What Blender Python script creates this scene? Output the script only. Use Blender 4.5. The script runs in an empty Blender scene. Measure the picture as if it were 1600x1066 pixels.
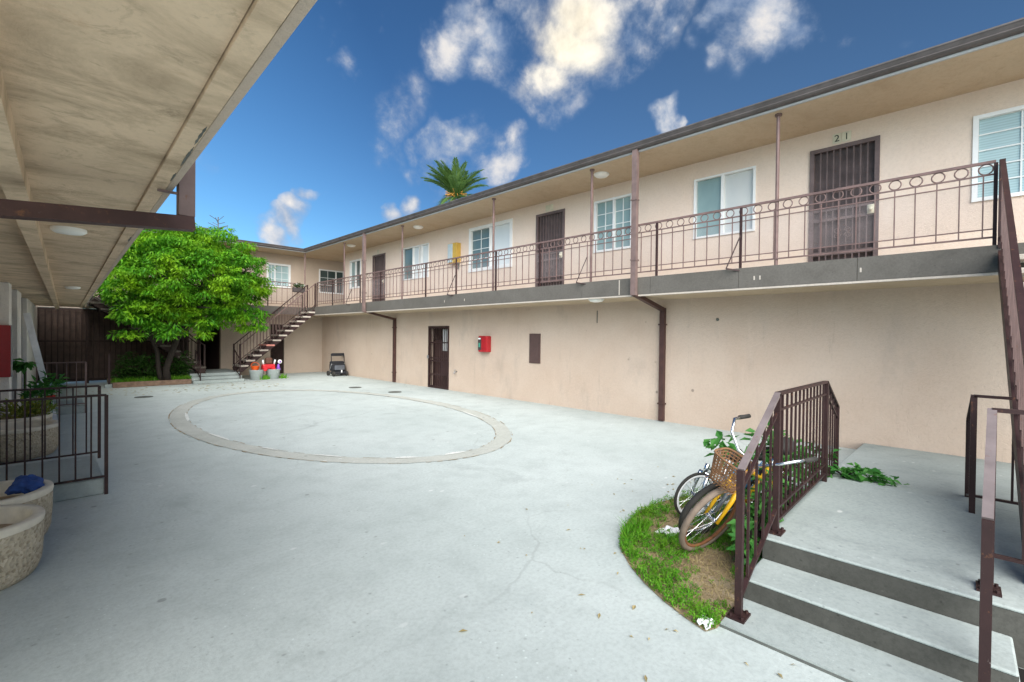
import bpy, math, random
import numpy as np
from mathutils import Vector, Matrix
R = math.radians
rnd = random.Random(7)
sc = bpy.context.scene
COL = sc.collection

# ------------------------------------------------------------------ materials
def nodes(name):
    m = bpy.data.materials.new(name); m.use_nodes = True
    nt = m.node_tree; b = nt.nodes['Principled BSDF']
    return m, nt, b
def N(nt, t, **kw):
    n = nt.nodes.new(t)
    for k, v in kw.items():
        if k in n.inputs: n.inputs[k].default_value = v
        else: setattr(n, k, v)
    return n
def L(nt, a, b): nt.links.new(a, b)
def pos(nt, scale=(1, 1, 1), loc=(0, 0, 0), rot=(0, 0, 0)):
    g = N(nt, 'ShaderNodeNewGeometry'); mp = N(nt, 'ShaderNodeMapping')
    mp.inputs['Scale'].default_value = scale; mp.inputs['Location'].default_value = loc; mp.inputs['Rotation'].default_value = rot
    L(nt, g.outputs['Position'], mp.inputs['Vector']); return mp.outputs[0]
def noise(nt, vec, scale, detail=4, rough=.55, dist=0):
    n = N(nt, 'ShaderNodeTexNoise'); n.inputs['Scale'].default_value = scale; n.inputs['Detail'].default_value = detail
    n.inputs['Roughness'].default_value = rough; n.inputs['Distortion'].default_value = dist
    L(nt, vec, n.inputs['Vector']); return n.outputs['Fac']
def ramp(nt, fac, stops):
    r = N(nt, 'ShaderNodeValToRGB'); e = r.color_ramp.elements
    while len(e) < len(stops): e.new(.5)
    for i, (p, c) in enumerate(stops):
        e[i].position = p; e[i].color = (*c, 1) if len(c) == 3 else c
    L(nt, fac, r.inputs[0]); return r.outputs[0]
def fr(nt, fac, a, b, lo=0., hi=1.):
    m = N(nt, 'ShaderNodeMapRange'); m.inputs[1].default_value = a; m.inputs[2].default_value = b
    m.inputs[3].default_value = lo; m.inputs[4].default_value = hi; L(nt, fac, m.inputs[0]); return m.outputs[0]
def mix(nt, fac, a, b, mode='MIX'):
    m = N(nt, 'ShaderNodeMix', data_type='RGBA', blend_type=mode)
    for s, v in ((m.inputs[0], fac), (m.inputs[6], a), (m.inputs[7], b)):
        if isinstance(v, (int, float)): s.default_value = v
        elif isinstance(v, tuple): s.default_value = (*v, 1) if len(v) == 3 else v
        else: L(nt, v, s)
    return m.outputs[2]
def math_(nt, op, a, b=None, clamp=False):
    m = N(nt, 'ShaderNodeMath', operation=op); m.use_clamp = clamp
    for i, v in enumerate((a, b)):
        if v is None: continue
        if isinstance(v, (int, float)): m.inputs[i].default_value = v
        else: L(nt, v, m.inputs[i])
    return m.outputs[0]
def bump(nt, b, h, strength=.3, dist=.01):
    n = N(nt, 'ShaderNodeBump'); n.inputs['Strength'].default_value = strength; n.inputs['Distance'].default_value = dist
    L(nt, h, n.inputs['Height']); L(nt, n.outputs[0], b.inputs['Normal'])
def spots(nt, vec, scale, a, b, rnd_=1.0):
    v = N(nt, 'ShaderNodeTexVoronoi'); v.inputs['Scale'].default_value = scale; v.inputs['Randomness'].default_value = rnd_
    L(nt, vec, v.inputs['Vector']); return fr(nt, v.outputs['Distance'], a, b, 1, 0)

M = {}
def plain(key, col, rough=.6, metal=0, var=.12, scale=8, bmp=.0, spec=.5):
    m, nt, b = nodes(key)
    p = pos(nt); n = noise(nt, p, scale, 5)
    c1 = tuple(max(0, c * (1 - var)) for c in col); c2 = tuple(min(1, c * (1 + var)) for c in col)
    L(nt, ramp(nt, n, [(.3, c1), (.7, c2)]), b.inputs['Base Color'])
    b.inputs['Roughness'].default_value = rough; b.inputs['Metallic'].default_value = metal
    b.inputs['Specular IOR Level'].default_value = spec
    if bmp: bump(nt, b, noise(nt, p, scale * 6, 3), bmp, .005)
    M[key] = m; return m

def make_stucco(key, base, pale, stain, stain_amt=.5, spot=True):
    m, nt, b = nodes(key); p = pos(nt)
    n1 = noise(nt, p, .9, 5, .6); c = mix(nt, fr(nt, n1, .3, .7), base, pale)
    n2 = noise(nt, pos(nt, (.8, .8, .35)), 2.2, 6, .65)
    c = mix(nt, math_(nt, 'MULTIPLY', fr(nt, n2, .55, .8), stain_amt), c, stain)
    n3 = noise(nt, pos(nt, (2, 2, .5), (5, 1, 3)), 1.3, 6, .7)
    c = mix(nt, math_(nt, 'MULTIPLY', fr(nt, n3, .6, .75), .25), c, tuple(min(1, x * 1.25) for x in pale))
    n5 = noise(nt, p, 26, 5, .75); c = mix(nt, fr(nt, n5, .45, .75, 0, .22), c, tuple(x * .6 for x in base))
    n6 = noise(nt, pos(nt, (3.2, 3.2, .28), (1, 8, 2)), 2.0, 8, .75); c = mix(nt, math_(nt, 'MULTIPLY', fr(nt, n6, .60, .70), stain_amt * .6), c, tuple(x * .8 for x in stain))
    n7 = noise(nt, pos(nt, (1, 1, 1), (6, 2, 9)), 4.5, 8, .78, .5); c = mix(nt, math_(nt, 'MULTIPLY', fr(nt, n7, .63, .70), stain_amt * .7), c, tuple(x * .75 for x in stain))
    if spot:
        s = math_(nt, 'MULTIPLY', spots(nt, p, 1.7, .035, .06), fr(nt, noise(nt, p, .7, 2), .5, .55))
        c = mix(nt, math_(nt, 'MULTIPLY', s, .6), c, (.12, .1, .09))
        s = math_(nt, 'MULTIPLY', spots(nt, pos(nt, loc=(3, 7, 1)), 3.1, .05, .09), fr(nt, noise(nt, p, 1.1, 3), .55, .6))
        c = mix(nt, math_(nt, 'MULTIPLY', s, .35), c, (.25, .2, .17))
    L(nt, c, b.inputs['Base Color']); b.inputs['Roughness'].default_value = .9; b.inputs['Specular IOR Level'].default_value = .2
    bump(nt, b, math_(nt, 'ADD', noise(nt, p, 70, 4, .6), noise(nt, p, 18, 5, .7)), .8, .010)
    M[key] = m
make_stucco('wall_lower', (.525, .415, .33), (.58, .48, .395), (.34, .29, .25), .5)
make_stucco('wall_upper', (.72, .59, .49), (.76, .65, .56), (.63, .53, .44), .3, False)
make_stucco('wall_far', (.50, .41, .33), (.55, .46, .38), (.38, .33, .28), .4, False)
make_stucco('wall_white', (.74, .72, .68), (.8, .78, .75), (.55, .5, .45), .3, False)
def make_soffit(key, base, dark, amt, rust):
    m, nt, b = nodes(key); p = pos(nt)
    n0 = noise(nt, p, .6, 4); c = mix(nt, fr(nt, n0, .3, .7), base, tuple(x * .88 for x in base))
    v = pos(nt, (1.5, 2.3, 1), (0, 0, 0), (0, 0, R(18)))
    n1 = noise(nt, v, 1.3, 8, .7, .6)
    c = mix(nt, math_(nt, 'MULTIPLY', fr(nt, n1, .46, .74), amt), c, dark)
    n2 = noise(nt, pos(nt, (2.4, 3.6, 1), (4, 2, 0), (0, 0, R(22))), 2.4, 8, .75, 1.0)
    c = mix(nt, math_(nt, 'MULTIPLY', fr(nt, n2, .55, .76), amt * .8), c, tuple(x * .7 for x in dark))
    n3 = noise(nt, pos(nt, (2, 3, 1), (9, 3, 0)), 1.6, 7, .7)
    c = mix(nt, math_(nt, 'MULTIPLY', fr(nt, n3, .62, .76), rust), c, (.34, .17, .08))
    n4 = noise(nt, p, 19, 6, .75); c = mix(nt, fr(nt, n4, .48, .75, 0, .3), c, tuple(x * .55 for x in base))
    n5 = noise(nt, pos(nt, loc=(2, 8, 0)), 5, 7, .75); c = mix(nt, math_(nt, 'MULTIPLY', fr(nt, n5, .58, .68), amt * .35), c, dark)
    L(nt, c, b.inputs['Base Color']); b.inputs['Roughness'].default_value = .92; b.inputs['Specular IOR Level'].default_value = .15
    bump(nt, b, noise(nt, p, 55, 5, .65), .6, .008)
    M[key] = m
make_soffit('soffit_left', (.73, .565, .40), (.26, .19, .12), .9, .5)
make_soffit('soffit', (.55, .44, .315), (.38, .27, .17), .45, .2)

def make_concrete(key, c1, c2, cracks=True, dark=(.16, .17, .165), gum=True):
    m, nt, b = nodes(key); p = pos(nt)
    n1 = noise(nt, p, .45, 6, .6); c = mix(nt, fr(nt, n1, .32, .68), c1, c2)
    n2 = noise(nt, p, 2.6, 7, .68); c = mix(nt, math_(nt, 'MULTIPLY', fr(nt, n2, .46, .74), .40), c, tuple(x * .66 for x in c1))
    n4 = noise(nt, pos(nt, loc=(7, 3, 0)), 1.5, 8, .72, .4)
    c = mix(nt, math_(nt, 'MULTIPLY', fr(nt, n4, .58, .74), .30), c, tuple(min(.85, x * 1.22) for x in c2))
    n5 = noise(nt, p, 34, 3, .7); c = mix(nt, math_(nt, 'MULTIPLY', fr(nt, n5, .42, .75), .34), c, tuple(x * .55 for x in c1))
    c = mix(nt, math_(nt, 'MULTIPLY', spots(nt, pos(nt, loc=(2, 9, 0)), 14, .06, .13), fr(nt, noise(nt, p, 3, 2), .5, .6, 0, .5)), c, tuple(x * .45 for x in c1))
    if gum:
        s = math_(nt, 'MULTIPLY', spots(nt, p, 2.6, .05, .075), fr(nt, noise(nt, p, .8, 2), .46, .52))
        c = mix(nt, math_(nt, 'MULTIPLY', s, .55), c, dark)
        s = math_(nt, 'MULTIPLY', spots(nt, pos(nt, (1, 1.6, 1), (4, 2, 0)), 3.3, .07, .12), fr(nt, noise(nt, pos(nt, loc=(3, 8, 0)), .9, 2), .52, .58))
        c = mix(nt, math_(nt, 'MULTIPLY', s, .5), c, (.72, .74, .73))
        s = math_(nt, 'MULTIPLY', spots(nt, pos(nt, loc=(1, 5, 0)), 6.5, .04, .1), fr(nt, noise(nt, pos(nt, loc=(6, 1, 0)), 1.1, 2), .5, .56))
        c = mix(nt, math_(nt, 'MULTIPLY', s, .45), c, tuple(x * .4 for x in c1))
    s = math_(nt, 'MULTIPLY', spots(nt, pos(nt, loc=(5, 5, 0)), 19, .09, .17), fr(nt, noise(nt, pos(nt, loc=(1, 2, 0)), 6.5, 4, .7), .50, .64))
    c = mix(nt, math_(nt, 'MULTIPLY', s, .45), c, tuple(x * .42 for x in c1))
    s = math_(nt, 'MULTIPLY', spots(nt, pos(nt, (1, 1.5, 1), (3, 11, 0)), 4, .05, .08), fr(nt, noise(nt, pos(nt, loc=(4, 7, 0)), 2.6, 2), .55, .6))
    c = mix(nt, math_(nt, 'MULTIPLY', s, .5), c, dark)
    s = math_(nt, 'MULTIPLY', spots(nt, pos(nt, loc=(8, 3, 0)), 17, .07, .14), fr(nt, noise(nt, pos(nt, loc=(9, 6, 0)), 1.9, 3), .5, .62))
    c = mix(nt, math_(nt, 'MULTIPLY', s, .5), c, tuple(min(.85, x * 1.35) for x in c2))
    n6 = noise(nt, pos(nt, loc=(11, 4, 0)), .8, 9, .75, .8)
    c = mix(nt, math_(nt, 'MULTIPLY', fr(nt, n6, .58, .70), .42), c, tuple(x * .60 for x in c1))
    n7 = noise(nt, pos(nt, loc=(2, 14, 0)), 7, 8, .8)
    c = mix(nt, math_(nt, 'MULTIPLY', fr(nt, n7, .60, .66), .16), c, tuple(x * .5 for x in c1))
    c = mix(nt, math_(nt, 'MULTIPLY', fr(nt, n7, .36, .31), .16), c, tuple(min(.85, x * 1.3) for x in c2))
    if cracks:
        w = N(nt, 'ShaderNodeTexNoise'); w.inputs['Scale'].default_value = .9; w.inputs['Detail'].default_value = 6; L(nt, p, w.inputs['Vector'])
        ad = N(nt, 'ShaderNodeVectorMath', operation='MULTIPLY_ADD'); L(nt, w.outputs['Color'], ad.inputs[0]); ad.inputs[1].default_value = (.9, .9, 0); L(nt, p, ad.inputs[2])
        v = N(nt, 'ShaderNodeTexVoronoi', feature='DISTANCE_TO_EDGE'); v.inputs['Scale'].default_value = .27; L(nt, ad.outputs[0], v.inputs['Vector'])
        k = math_(nt, 'MULTIPLY', fr(nt, v.outputs['Distance'], .0015, .0042, 1, 0), fr(nt, noise(nt, p, .35, 3), .44, .56))
        c = mix(nt, math_(nt, 'MULTIPLY', k, .2), c, dark)
    L(nt, c, b.inputs['Base Color']); b.inputs['Roughness'].default_value = .88; b.inputs['Specular IOR Level'].default_value = .25
    h = math_(nt, 'ADD', noise(nt, p, 60, 4, .7), math_(nt, 'MULTIPLY', n2, .8))
    bump(nt, b, h, .3, .006)
    M[key] = m
make_concrete('ground', (.445, .505, .492), (.53, .59, .576))
make_concrete('ring', (.43, .455, .415), (.505, .525, .485), False)
make_concrete('steps', (.315, .365, .355), (.40, .45, .438), False)
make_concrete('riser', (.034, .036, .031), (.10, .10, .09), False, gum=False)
make_concrete('slab_edge', (.102, .095, .083), (.135, .126, .112), False, gum=False)
make_concrete('shade_tread', (.10, .085, .07), (.16, .14, .12), False, gum=False)  # darker copy of tread: shade on the left far stairs put into the colour
make_concrete('tread', (.45, .40, .34), (.52, .47, .41), False, gum=False)
make_concrete('pale_patch', (.62, .65, .62), (.72, .74, .71), False, gum=False)
def make_planter(key, a, b2, sp):
    m, nt, b = nodes(key); p = pos(nt)
    v = N(nt, 'ShaderNodeTexVoronoi'); v.inputs['Scale'].default_value = 55; L(nt, p, v.inputs['Vector'])
    c = mix(nt, fr(nt, noise(nt, p, 3, 4), .3, .7), a, b2)
    hsv = N(nt, 'ShaderNodeSeparateColor'); L(nt, v.outputs['Color'], hsv.inputs[0])
    c = mix(nt, fr(nt, hsv.outputs[0], .55, .9, 0, .6), c, sp); c = mix(nt, fr(nt, hsv.outputs[1], .75, .95, 0, .45), c, (.7, .64, .52))
    L(nt, c, b.inputs['Base Color']); b.inputs['Roughness'].default_value = .95
    bump(nt, b, math_(nt, 'ADD', v.outputs['Distance'], noise(nt, p, 14, 4)), .7, .012); M[key] = m
make_planter('aggregate', (.50, .44, .33), (.42, .37, .28), (.22, .18, .12))
plain('planter_rim', (.66, .62, .52), .9, var=.1, scale=14, bmp=.2)
plain('planter_soil', (.36, .27, .18), .95, var=.3, scale=20, bmp=.5)
def make_iron(key, col, rough=.45):
    m, nt, b = nodes(key); p = pos(nt)
    c = mix(nt, fr(nt, noise(nt, p, 6, 5), .35, .7), col, tuple(min(1, x * 1.5) for x in col))
    c = mix(nt, fr(nt, noise(nt, p, 22, 6, .7), .60, .70, 0, .8), c, (.16, .07, .035)); c = mix(nt, fr(nt, noise(nt, pos(nt, loc=(3, 1, 7)), 31, 6, .75), .66, .71, 0, .5), c, (.30, .26, .25))
    L(nt, c, b.inputs['Base Color']); b.inputs['Roughness'].default_value = rough
    bump(nt, b, noise(nt, p, 60, 3), .15, .003); b.inputs['Specular IOR Level'].default_value = .3; M[key] = m
make_iron('iron', (.027, .013, .013), .5)
make_iron('iron_pale', (.13, .085, .078))
make_iron('downpipe', (.13, .092, .085), .55)
make_iron('downpipe_dark', (.055, .028, .025), .55)
make_iron('gate', (.11, .083, .082), .5)
make_iron('gate_panel', (.085, .066, .066), .6)
make_iron('far_gate', (.03, .018, .015), .7)
make_iron('far_panel', (.075, .052, .042), .8)
plain('gutter', (.085, .074, .072), .5, var=.25, scale=5)
plain('fascia', (.40, .41, .42), .7, var=.12, scale=3)
plain('roofing', (.2, .19, .18), .9, var=.2, scale=5)
plain('white_frame', (.78, .80, .80), .4, var=.04)
plain('mullion', (.72, .76, .76), .4, var=.04)
plain('dark', (.015, .013, .012), .9)
plain('door_dark', (.055, .045, .045), .7)
def make_pane(key, c1, c2, stripe=None, gloss=.06):
    m, nt, b = nodes(key); p = pos(nt)
    c = mix(nt, fr(nt, noise(nt, pos(nt, (1, 1, .5)), 1.6, 3), .35, .65), c1, c2)
    if stripe:
        w = N(nt, 'ShaderNodeTexWave', bands_direction='Z'); w.inputs['Scale'].default_value = stripe; w.inputs['Distortion'].default_value = .3
        L(nt, p, w.inputs['Vector']); c = mix(nt, fr(nt, w.outputs['Fac'], .2, .9, 0, .35), c, tuple(x * .6 for x in c1))
    L(nt, c, b.inputs['Base Color']); b.inputs['Roughness'].default_value = .5; b.inputs['Coat Weight'].default_value = .8
    b.inputs['Coat Roughness'].default_value = gloss; M[key] = m
make_pane('pane_teal', (.17, .27, .27), (.26, .37, .37))
make_pane('pane_cyan', (.30, .45, .47), (.40, .55, .57), 9)
make_pane('pane_dark', (.02, .045, .045), (.05, .08, .08))
make_pane('pane_slate', (.09, .15, .16), (.14, .2, .21))
make_pane('pane_blind', (.62, .68, .70), (.72, .77, .78))
make_pane('pane_curtain', (.52, .56, .56), (.60, .62, .60))
def make_mesh_net():
    m, nt, b = nodes('net'); t = N(nt, 'ShaderNodeBsdfTransparent'); mx = N(nt, 'ShaderNodeMixShader'); mx.inputs[0].default_value = .2
    b.inputs['Base Color'].default_value = (.30, .26, .26, 1); b.inputs['Roughness'].default_value = .9
    out = nt.nodes['Material Output']; L(nt, t.outputs[0], mx.inputs[1]); L(nt, b.outputs[0], mx.inputs[2]); L(nt, mx.outputs[0], out.inputs[0]); M['net'] = m
make_mesh_net()
def make_leaf(key, c1, c2, c3=None, trans=.35, scale=2.0):
    m, nt, b = nodes(key); p = pos(nt)
    oi = N(nt, 'ShaderNodeNewGeometry')
    c = mix(nt, oi.outputs['Random Per Island'], c1, c2)
    if c3: c = mix(nt, fr(nt, noise(nt, p, scale, 3), .45, .65, 0, .8), c, c3)
    L(nt, c, b.inputs['Base Color']); b.inputs['Roughness'].default_value = .55; b.inputs['Specular IOR Level'].default_value = .3
    tr = N(nt, 'ShaderNodeBsdfTranslucent'); L(nt, c, tr.inputs[0]); mx = N(nt, 'ShaderNodeMixShader'); mx.inputs[0].default_value = trans
    out = nt.nodes['Material Output']; L(nt, b.outputs[0], mx.inputs[1]); L(nt, tr.outputs[0], mx.inputs[2]); L(nt, mx.outputs[0], out.inputs[0]); M[key] = m
make_leaf('leaf_tree', (.04, .20, .010), (.13, .38, .014), (.24, .44, .010), .35, 1.4)
make_leaf('leaf_dark', (.025, .075, .012), (.05, .13, .02))
make_leaf('leaf_weed', (.045, .20, .035), (.10, .30, .06))
make_leaf('leaf_palm', (.075, .165, .04), (.14, .24, .06))
make_leaf('grass', (.05, .22, .01), (.14, .36, .02), (.16, .32, .02), .3, 5)
make_leaf('dry_grass', (.34, .27, .12), (.46, .38, .2), None, .2)
make_leaf('leaf_yellow', (.32, .33, .06), (.2, .3, .06))
plain('bark', (.028, .021, .016), .95, var=.4, scale=14, bmp=.8)
plain('palm_trunk', (.25, .16, .08), .95, var=.3, scale=10)
plain('palm_orange', (.55, .27, .05), .9)
def make_soil():
    m, nt, b = nodes('soil'); p = pos(nt)
    c = ramp(nt, noise(nt, p, 2.2, 7, .7), [(.3, (.20, .14, .08)), (.5, (.36, .27, .16)), (.7, (.44, .36, .24))])
    L(nt, c, b.inputs['Base Color']); b.inputs['Roughness'].default_value = .95; bump(nt, b, noise(nt, p, 25, 6, .75), .9, .03); M['soil'] = m
make_soil()
plain('yellow_paint', (.75, .42, .015), .35, var=.12, scale=12)
plain('blue_paint', (.03, .25, .5), .35)
plain('rubber', (.035, .033, .03), .8, var=.2)
plain('rubber_tan', (.20, .155, .12), .85, var=.2, scale=12)
plain('chrome', (.78, .80, .82), .22, 1.0, var=.05)
plain('white_rim', (.80, .82, .84), .35, var=.05)
plain('rust', (.22, .09, .035), .85, var=.4, scale=20)
plain('wicker', (.23, .12, .058), .8, var=.3, scale=30)
plain('red_paint', (.38, .015, .022), .35, var=.1)
plain('red_deep', (.30, .006, .012), .4, var=.08)
plain('black_fabric', (.018, .019, .024), .85, var=.3, scale=12)
plain('grey_fabric', (.10, .11, .13), .8)
plain('steel_grey', (.33, .34, .35), .45, .6)
plain('utility_yellow', (.50, .33, .06), .5, var=.1)
plain('utility_grey', (.42, .50, .53), .5)
plain('panel_brown', (.085, .05, .045), .65, var=.1)
plain('lamp_white', (.82, .82, .78), .35, var=.03)
plain('blue_cloth', (.025, .07, .26), .95, var=.35, scale=14, bmp=.5)
plain('orange_plastic', (.85, .12, .015), .4)
plain('purple_plastic', (.25, .09, .55), .4)
plain('white_plastic', (.85, .85, .85), .4)
plain('brown_plastic', (.12, .05, .03), .5)
plain('paper', (.85, .86, .87), .8, var=.05)
plain('brick_curb', (.2, .13, .09), .9, var=.3, scale=9, bmp=.4)
plain('number_tile', (.62, .60, .48), .5)
plain('ink', (.03, .04, .03), .6)
plain('green_label', (.06, .35, .25), .5)
plain('aluminium', (.85, .86, .88), .4, .0)
plain('red_plastic', (.62, .02, .03), .35)
plain('red_tread', (.62, .25, .2), .8)
plain('drain', (.10, .11, .10), .7, var=.3)

# ------------------------------------------------------------------ geometry helpers
BASE = {}
class MB:
    def __init__(s): s.v = []; s.f = []
    def add(s, vs, fs):
        o = len(s.v); s.v += [tuple(p) for p in vs]; s.f += [tuple(i + o for i in f) for f in fs]; return s
    def box(s, x0, y0, z0, x1, y1, z1):
        x0, x1 = sorted((x0, x1)); y0, y1 = sorted((y0, y1)); z0, z1 = sorted((z0, z1))
        return s.add([(x0, y0, z0), (x1, y0, z0), (x1, y1, z0), (x0, y1, z0), (x0, y0, z1), (x1, y0, z1), (x1, y1, z1), (x0, y1, z1)],
              [(0, 3, 2, 1), (4, 5, 6, 7), (0, 1, 5, 4), (1, 2, 6, 5), (2, 3, 7, 6), (3, 0, 4, 7)])
    def bar(s, p, q, w, h=None, up=(0, 0, 1)):
        h = h or w; p = Vector(p); q = Vector(q); d = (q - p).normalized(); u = Vector(up)
        if abs(d.dot(u)) > .98: u = Vector((1, 0, 0))
        a = d.cross(u).normalized() * w / 2; b = a.cross(d).normalized() * h / 2
        vs = [p - a - b, p + a - b, p + a + b, p - a + b, q - a - b, q + a - b, q + a + b, q - a + b]
        return s.add(vs, [(0, 3, 2, 1), (4, 5, 6, 7), (0, 1, 5, 4), (1, 2, 6, 5), (2, 3, 7, 6), (3, 0, 4, 7)])
    def tube(s, pts, r, n=8, closed=False):
        pts = [Vector(p) for p in pts]; k = len(pts); rs = r if isinstance(r, (list, tuple)) else [r] * k
        rings = []; ref = None
        for i in range(k):
            if closed: d = pts[(i + 1) % k] - pts[i - 1]
            else: d = pts[min(i + 1, k - 1)] - pts[max(i - 1, 0)]
            d.normalize()
            if ref is None:
                ref = Vector((0, 0, 1)) if abs(d.z) < .9 else Vector((1, 0, 0))
            a = (ref - d * ref.dot(d)).normalized(); ref = a; b = d.cross(a)
            rings.append([pts[i] + (a * math.cos(2 * math.pi * j / n) + b * math.sin(2 * math.pi * j / n)) * rs[i] for j in range(n)])
        o = len(s.v)
        for rg in rings: s.v += [tuple(p) for p in rg]
        for i in range(k if closed else k - 1):
            for j in range(n):
                a0 = o + i * n; b0 = o + ((i + 1) % k) * n
                s.f.append((a0 + j, a0 + (j + 1) % n, b0 + (j + 1) % n, b0 + j))
        if not closed:
            s.f.append(tuple(o + j for j in reversed(range(n)))); s.f.append(tuple(o + (k - 1) * n + j for j in range(n)))
        return s
    def ring(s, c, ax, ay, Rr, r, n=24, m=6, a0=0, a1=2 * math.pi):
        c = Vector(c); ax = Vector(ax); ay = Vector(ay); full = abs(a1 - a0 - 2 * math.pi) < 1e-6
        k = n if full else n + 1
        return s.tube([c + (ax * math.cos(a0 + (a1 - a0) * i / n) + ay * math.sin(a0 + (a1 - a0) * i / n)) * Rr for i in range(k)], r, m, closed=full)
    def lathe(s, prof, c, n=32, wob=0):
        o = len(s.v); k = len(prof)
        for (r, z) in prof:
            for j in range(n):
                a = 2 * math.pi * j / n; rr = r * (1 + wob * math.sin(3 * a + z * 9))
                s.v.append((c[0] + rr * math.cos(a), c[1] + rr * math.sin(a), c[2] + z))
        for i in range(k - 1):
            for j in range(n):
                s.f.append((o + i * n + j, o + i * n + (j + 1) % n, o + (i + 1) * n + (j + 1) % n, o + (i + 1) * n + j))
        return s
    def prism(s, poly, z0, z1):
        n = len(poly)
        A = sum(poly[i][0] * poly[(i + 1) % n][1] - poly[(i + 1) % n][0] * poly[i][1] for i in range(n))
        if A < 0: poly = poly[::-1]
        vs = [(x, y, z0) for x, y in poly] + [(x, y, z1) for x, y in poly]
        return s.add(vs, [tuple(reversed(range(n))), tuple(range(n, 2 * n))] + [(i, (i + 1) % n, n + (i + 1) % n, n + i) for i in range(n)])
    def sheet(s, poly, z):
        n = len(poly); A = sum(poly[i][0] * poly[(i + 1) % n][1] - poly[(i + 1) % n][0] * poly[i][1] for i in range(n))
        if A < 0: poly = poly[::-1]
        return s.add([(x, y, z) for x, y in poly], [tuple(range(n))])
    def sphere(s, c, r, n=10, m=6, sq=(1, 1, 1)):
        o = len(s.v)
        for i in range(m + 1):
            t = math.pi * i / m
            for j in range(n):
                a = 2 * math.pi * j / n
                s.v.append((c[0] + r * sq[0] * math.sin(t) * math.cos(a), c[1] + r * sq[1] * math.sin(t) * math.sin(a), c[2] + r * sq[2] * math.cos(t)))
        for i in range(m):
            for j in range(n): s.f.append((o + i * n + j, o + (i + 1) * n + j, o + (i + 1) * n + (j + 1) % n, o + i * n + (j + 1) % n))
        return s
    def wall(s, ax, front, back, u0, u1, z0, z1, holes):
        """wall in plane ax (0: x=const, 1: y=const) with rectangular holes (ua,ub,za,zb) and their reveals"""
        us = sorted({u0, u1, *[h[0] for h in holes], *[h[1] for h in holes]}); zs = sorted({z0, z1, *[h[2] for h in holes], *[h[3] for h in holes]})
        us = [u for u in us if u0 <= u <= u1]; zs = [z for z in zs if z0 <= z <= z1]
        P = (lambda d, u, z: (d, u, z)) if ax == 0 else (lambda d, u, z: (u, d, z))
        def q(*p): s.add(p, [(0, 1, 2, 3)])
        for a, b in zip(us, us[1:]):
            for c, d in zip(zs, zs[1:]):
                if any(h[0] <= (a + b) / 2 <= h[1] and h[2] <= (c + d) / 2 <= h[3] for h in holes): continue
                for D in (front, back): q(P(D, a, c), P(D, b, c), P(D, b, d), P(D, a, d))
        for (a, b, c, d) in holes + [(u0, u1, z0, z1)]:
            q(P(front, a, c), P(back, a, c), P(back, a, d), P(front, a, d)); q(P(front, b, c), P(back, b, c), P(back, b, d), P(front, b, d))
            q(P(front, a, d), P(back, a, d), P(back, b, d), P(front, b, d)); q(P(front, a, c), P(back, a, c), P(back, b, c), P(front, b, c))
        return s
    def build(s, name, mat, parent=None, smooth=False, bevel=0, base=None):
        me = bpy.data.meshes.new(name)
        b = BASE[parent.name] if parent is not None else (base or (0, 0, 0))
        me.from_pydata([(p[0] - b[0], p[1] - b[1], p[2] - b[2]) for p in s.v], [], s.f); me.update()
        me.materials.append(M[mat] if isinstance(mat, str) else mat)
        if smooth:
            for p in me.polygons: p.use_smooth = True
        o = bpy.data.objects.new(name, me); COL.objects.link(o)
        if parent is not None: o.parent = parent
        else: o.location = b
        BASE[o.name] = b
        if bevel:
            md = o.modifiers.new('bevel', 'BEVEL'); md.width = bevel; md.segments = 2; md.limit_method = 'ANGLE'
        return o
def tag(o, label=None, cat=None, group=None, kind=None):
    for k, v in (('label', label), ('category', cat), ('group', group), ('kind', kind)):
        if v: o[k] = v
    return o
def thing(name, loc, label, cat, group=None):
    o = bpy.data.objects.new(name, None); COL.objects.link(o); o.location = loc; o.empty_display_size = .2
    BASE[o.name] = tuple(loc); return tag(o, label, cat, group)
def copies(src, offsets):
    out = []
    for d in offsets:
        c = src.copy(); COL.objects.link(c); c.parent = src.parent
        c.location = (src.location.x + d[0], src.location.y + d[1], src.location.z + d[2]); BASE[c.name] = BASE[src.name]; out.append(c)
    return out
def leaves(mb, c, n, rad, size, droop=.3, aspect=.4, out=None, upb=.2):
    for _ in range(n):
        d = Vector((rnd.gauss(0, 1), rnd.gauss(0, 1), rnd.gauss(0, 1))).normalized()
        p = Vector(c) + Vector((d.x * rad[0], d.y * rad[1], d.z * rad[2])) * (rnd.random() ** .5)
        t = Vector((d.x + rnd.gauss(0, .5), d.y + rnd.gauss(0, .5), -droop + rnd.gauss(0, .4))).normalized()
        nn = t.cross(Vector((rnd.gauss(0, .4), rnd.gauss(0, .4), 1))).normalized()
        l = size * rnd.uniform(.6, 1.3); w = l * aspect
        up = nn.cross(t) * w * .25
        mb.add([p, p + t * l * .5 + nn * w * .5 + up, p + t * l, p + t * l * .5 - nn * w * .5 + up], [(0, 1, 2), (0, 2, 3)])

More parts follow.
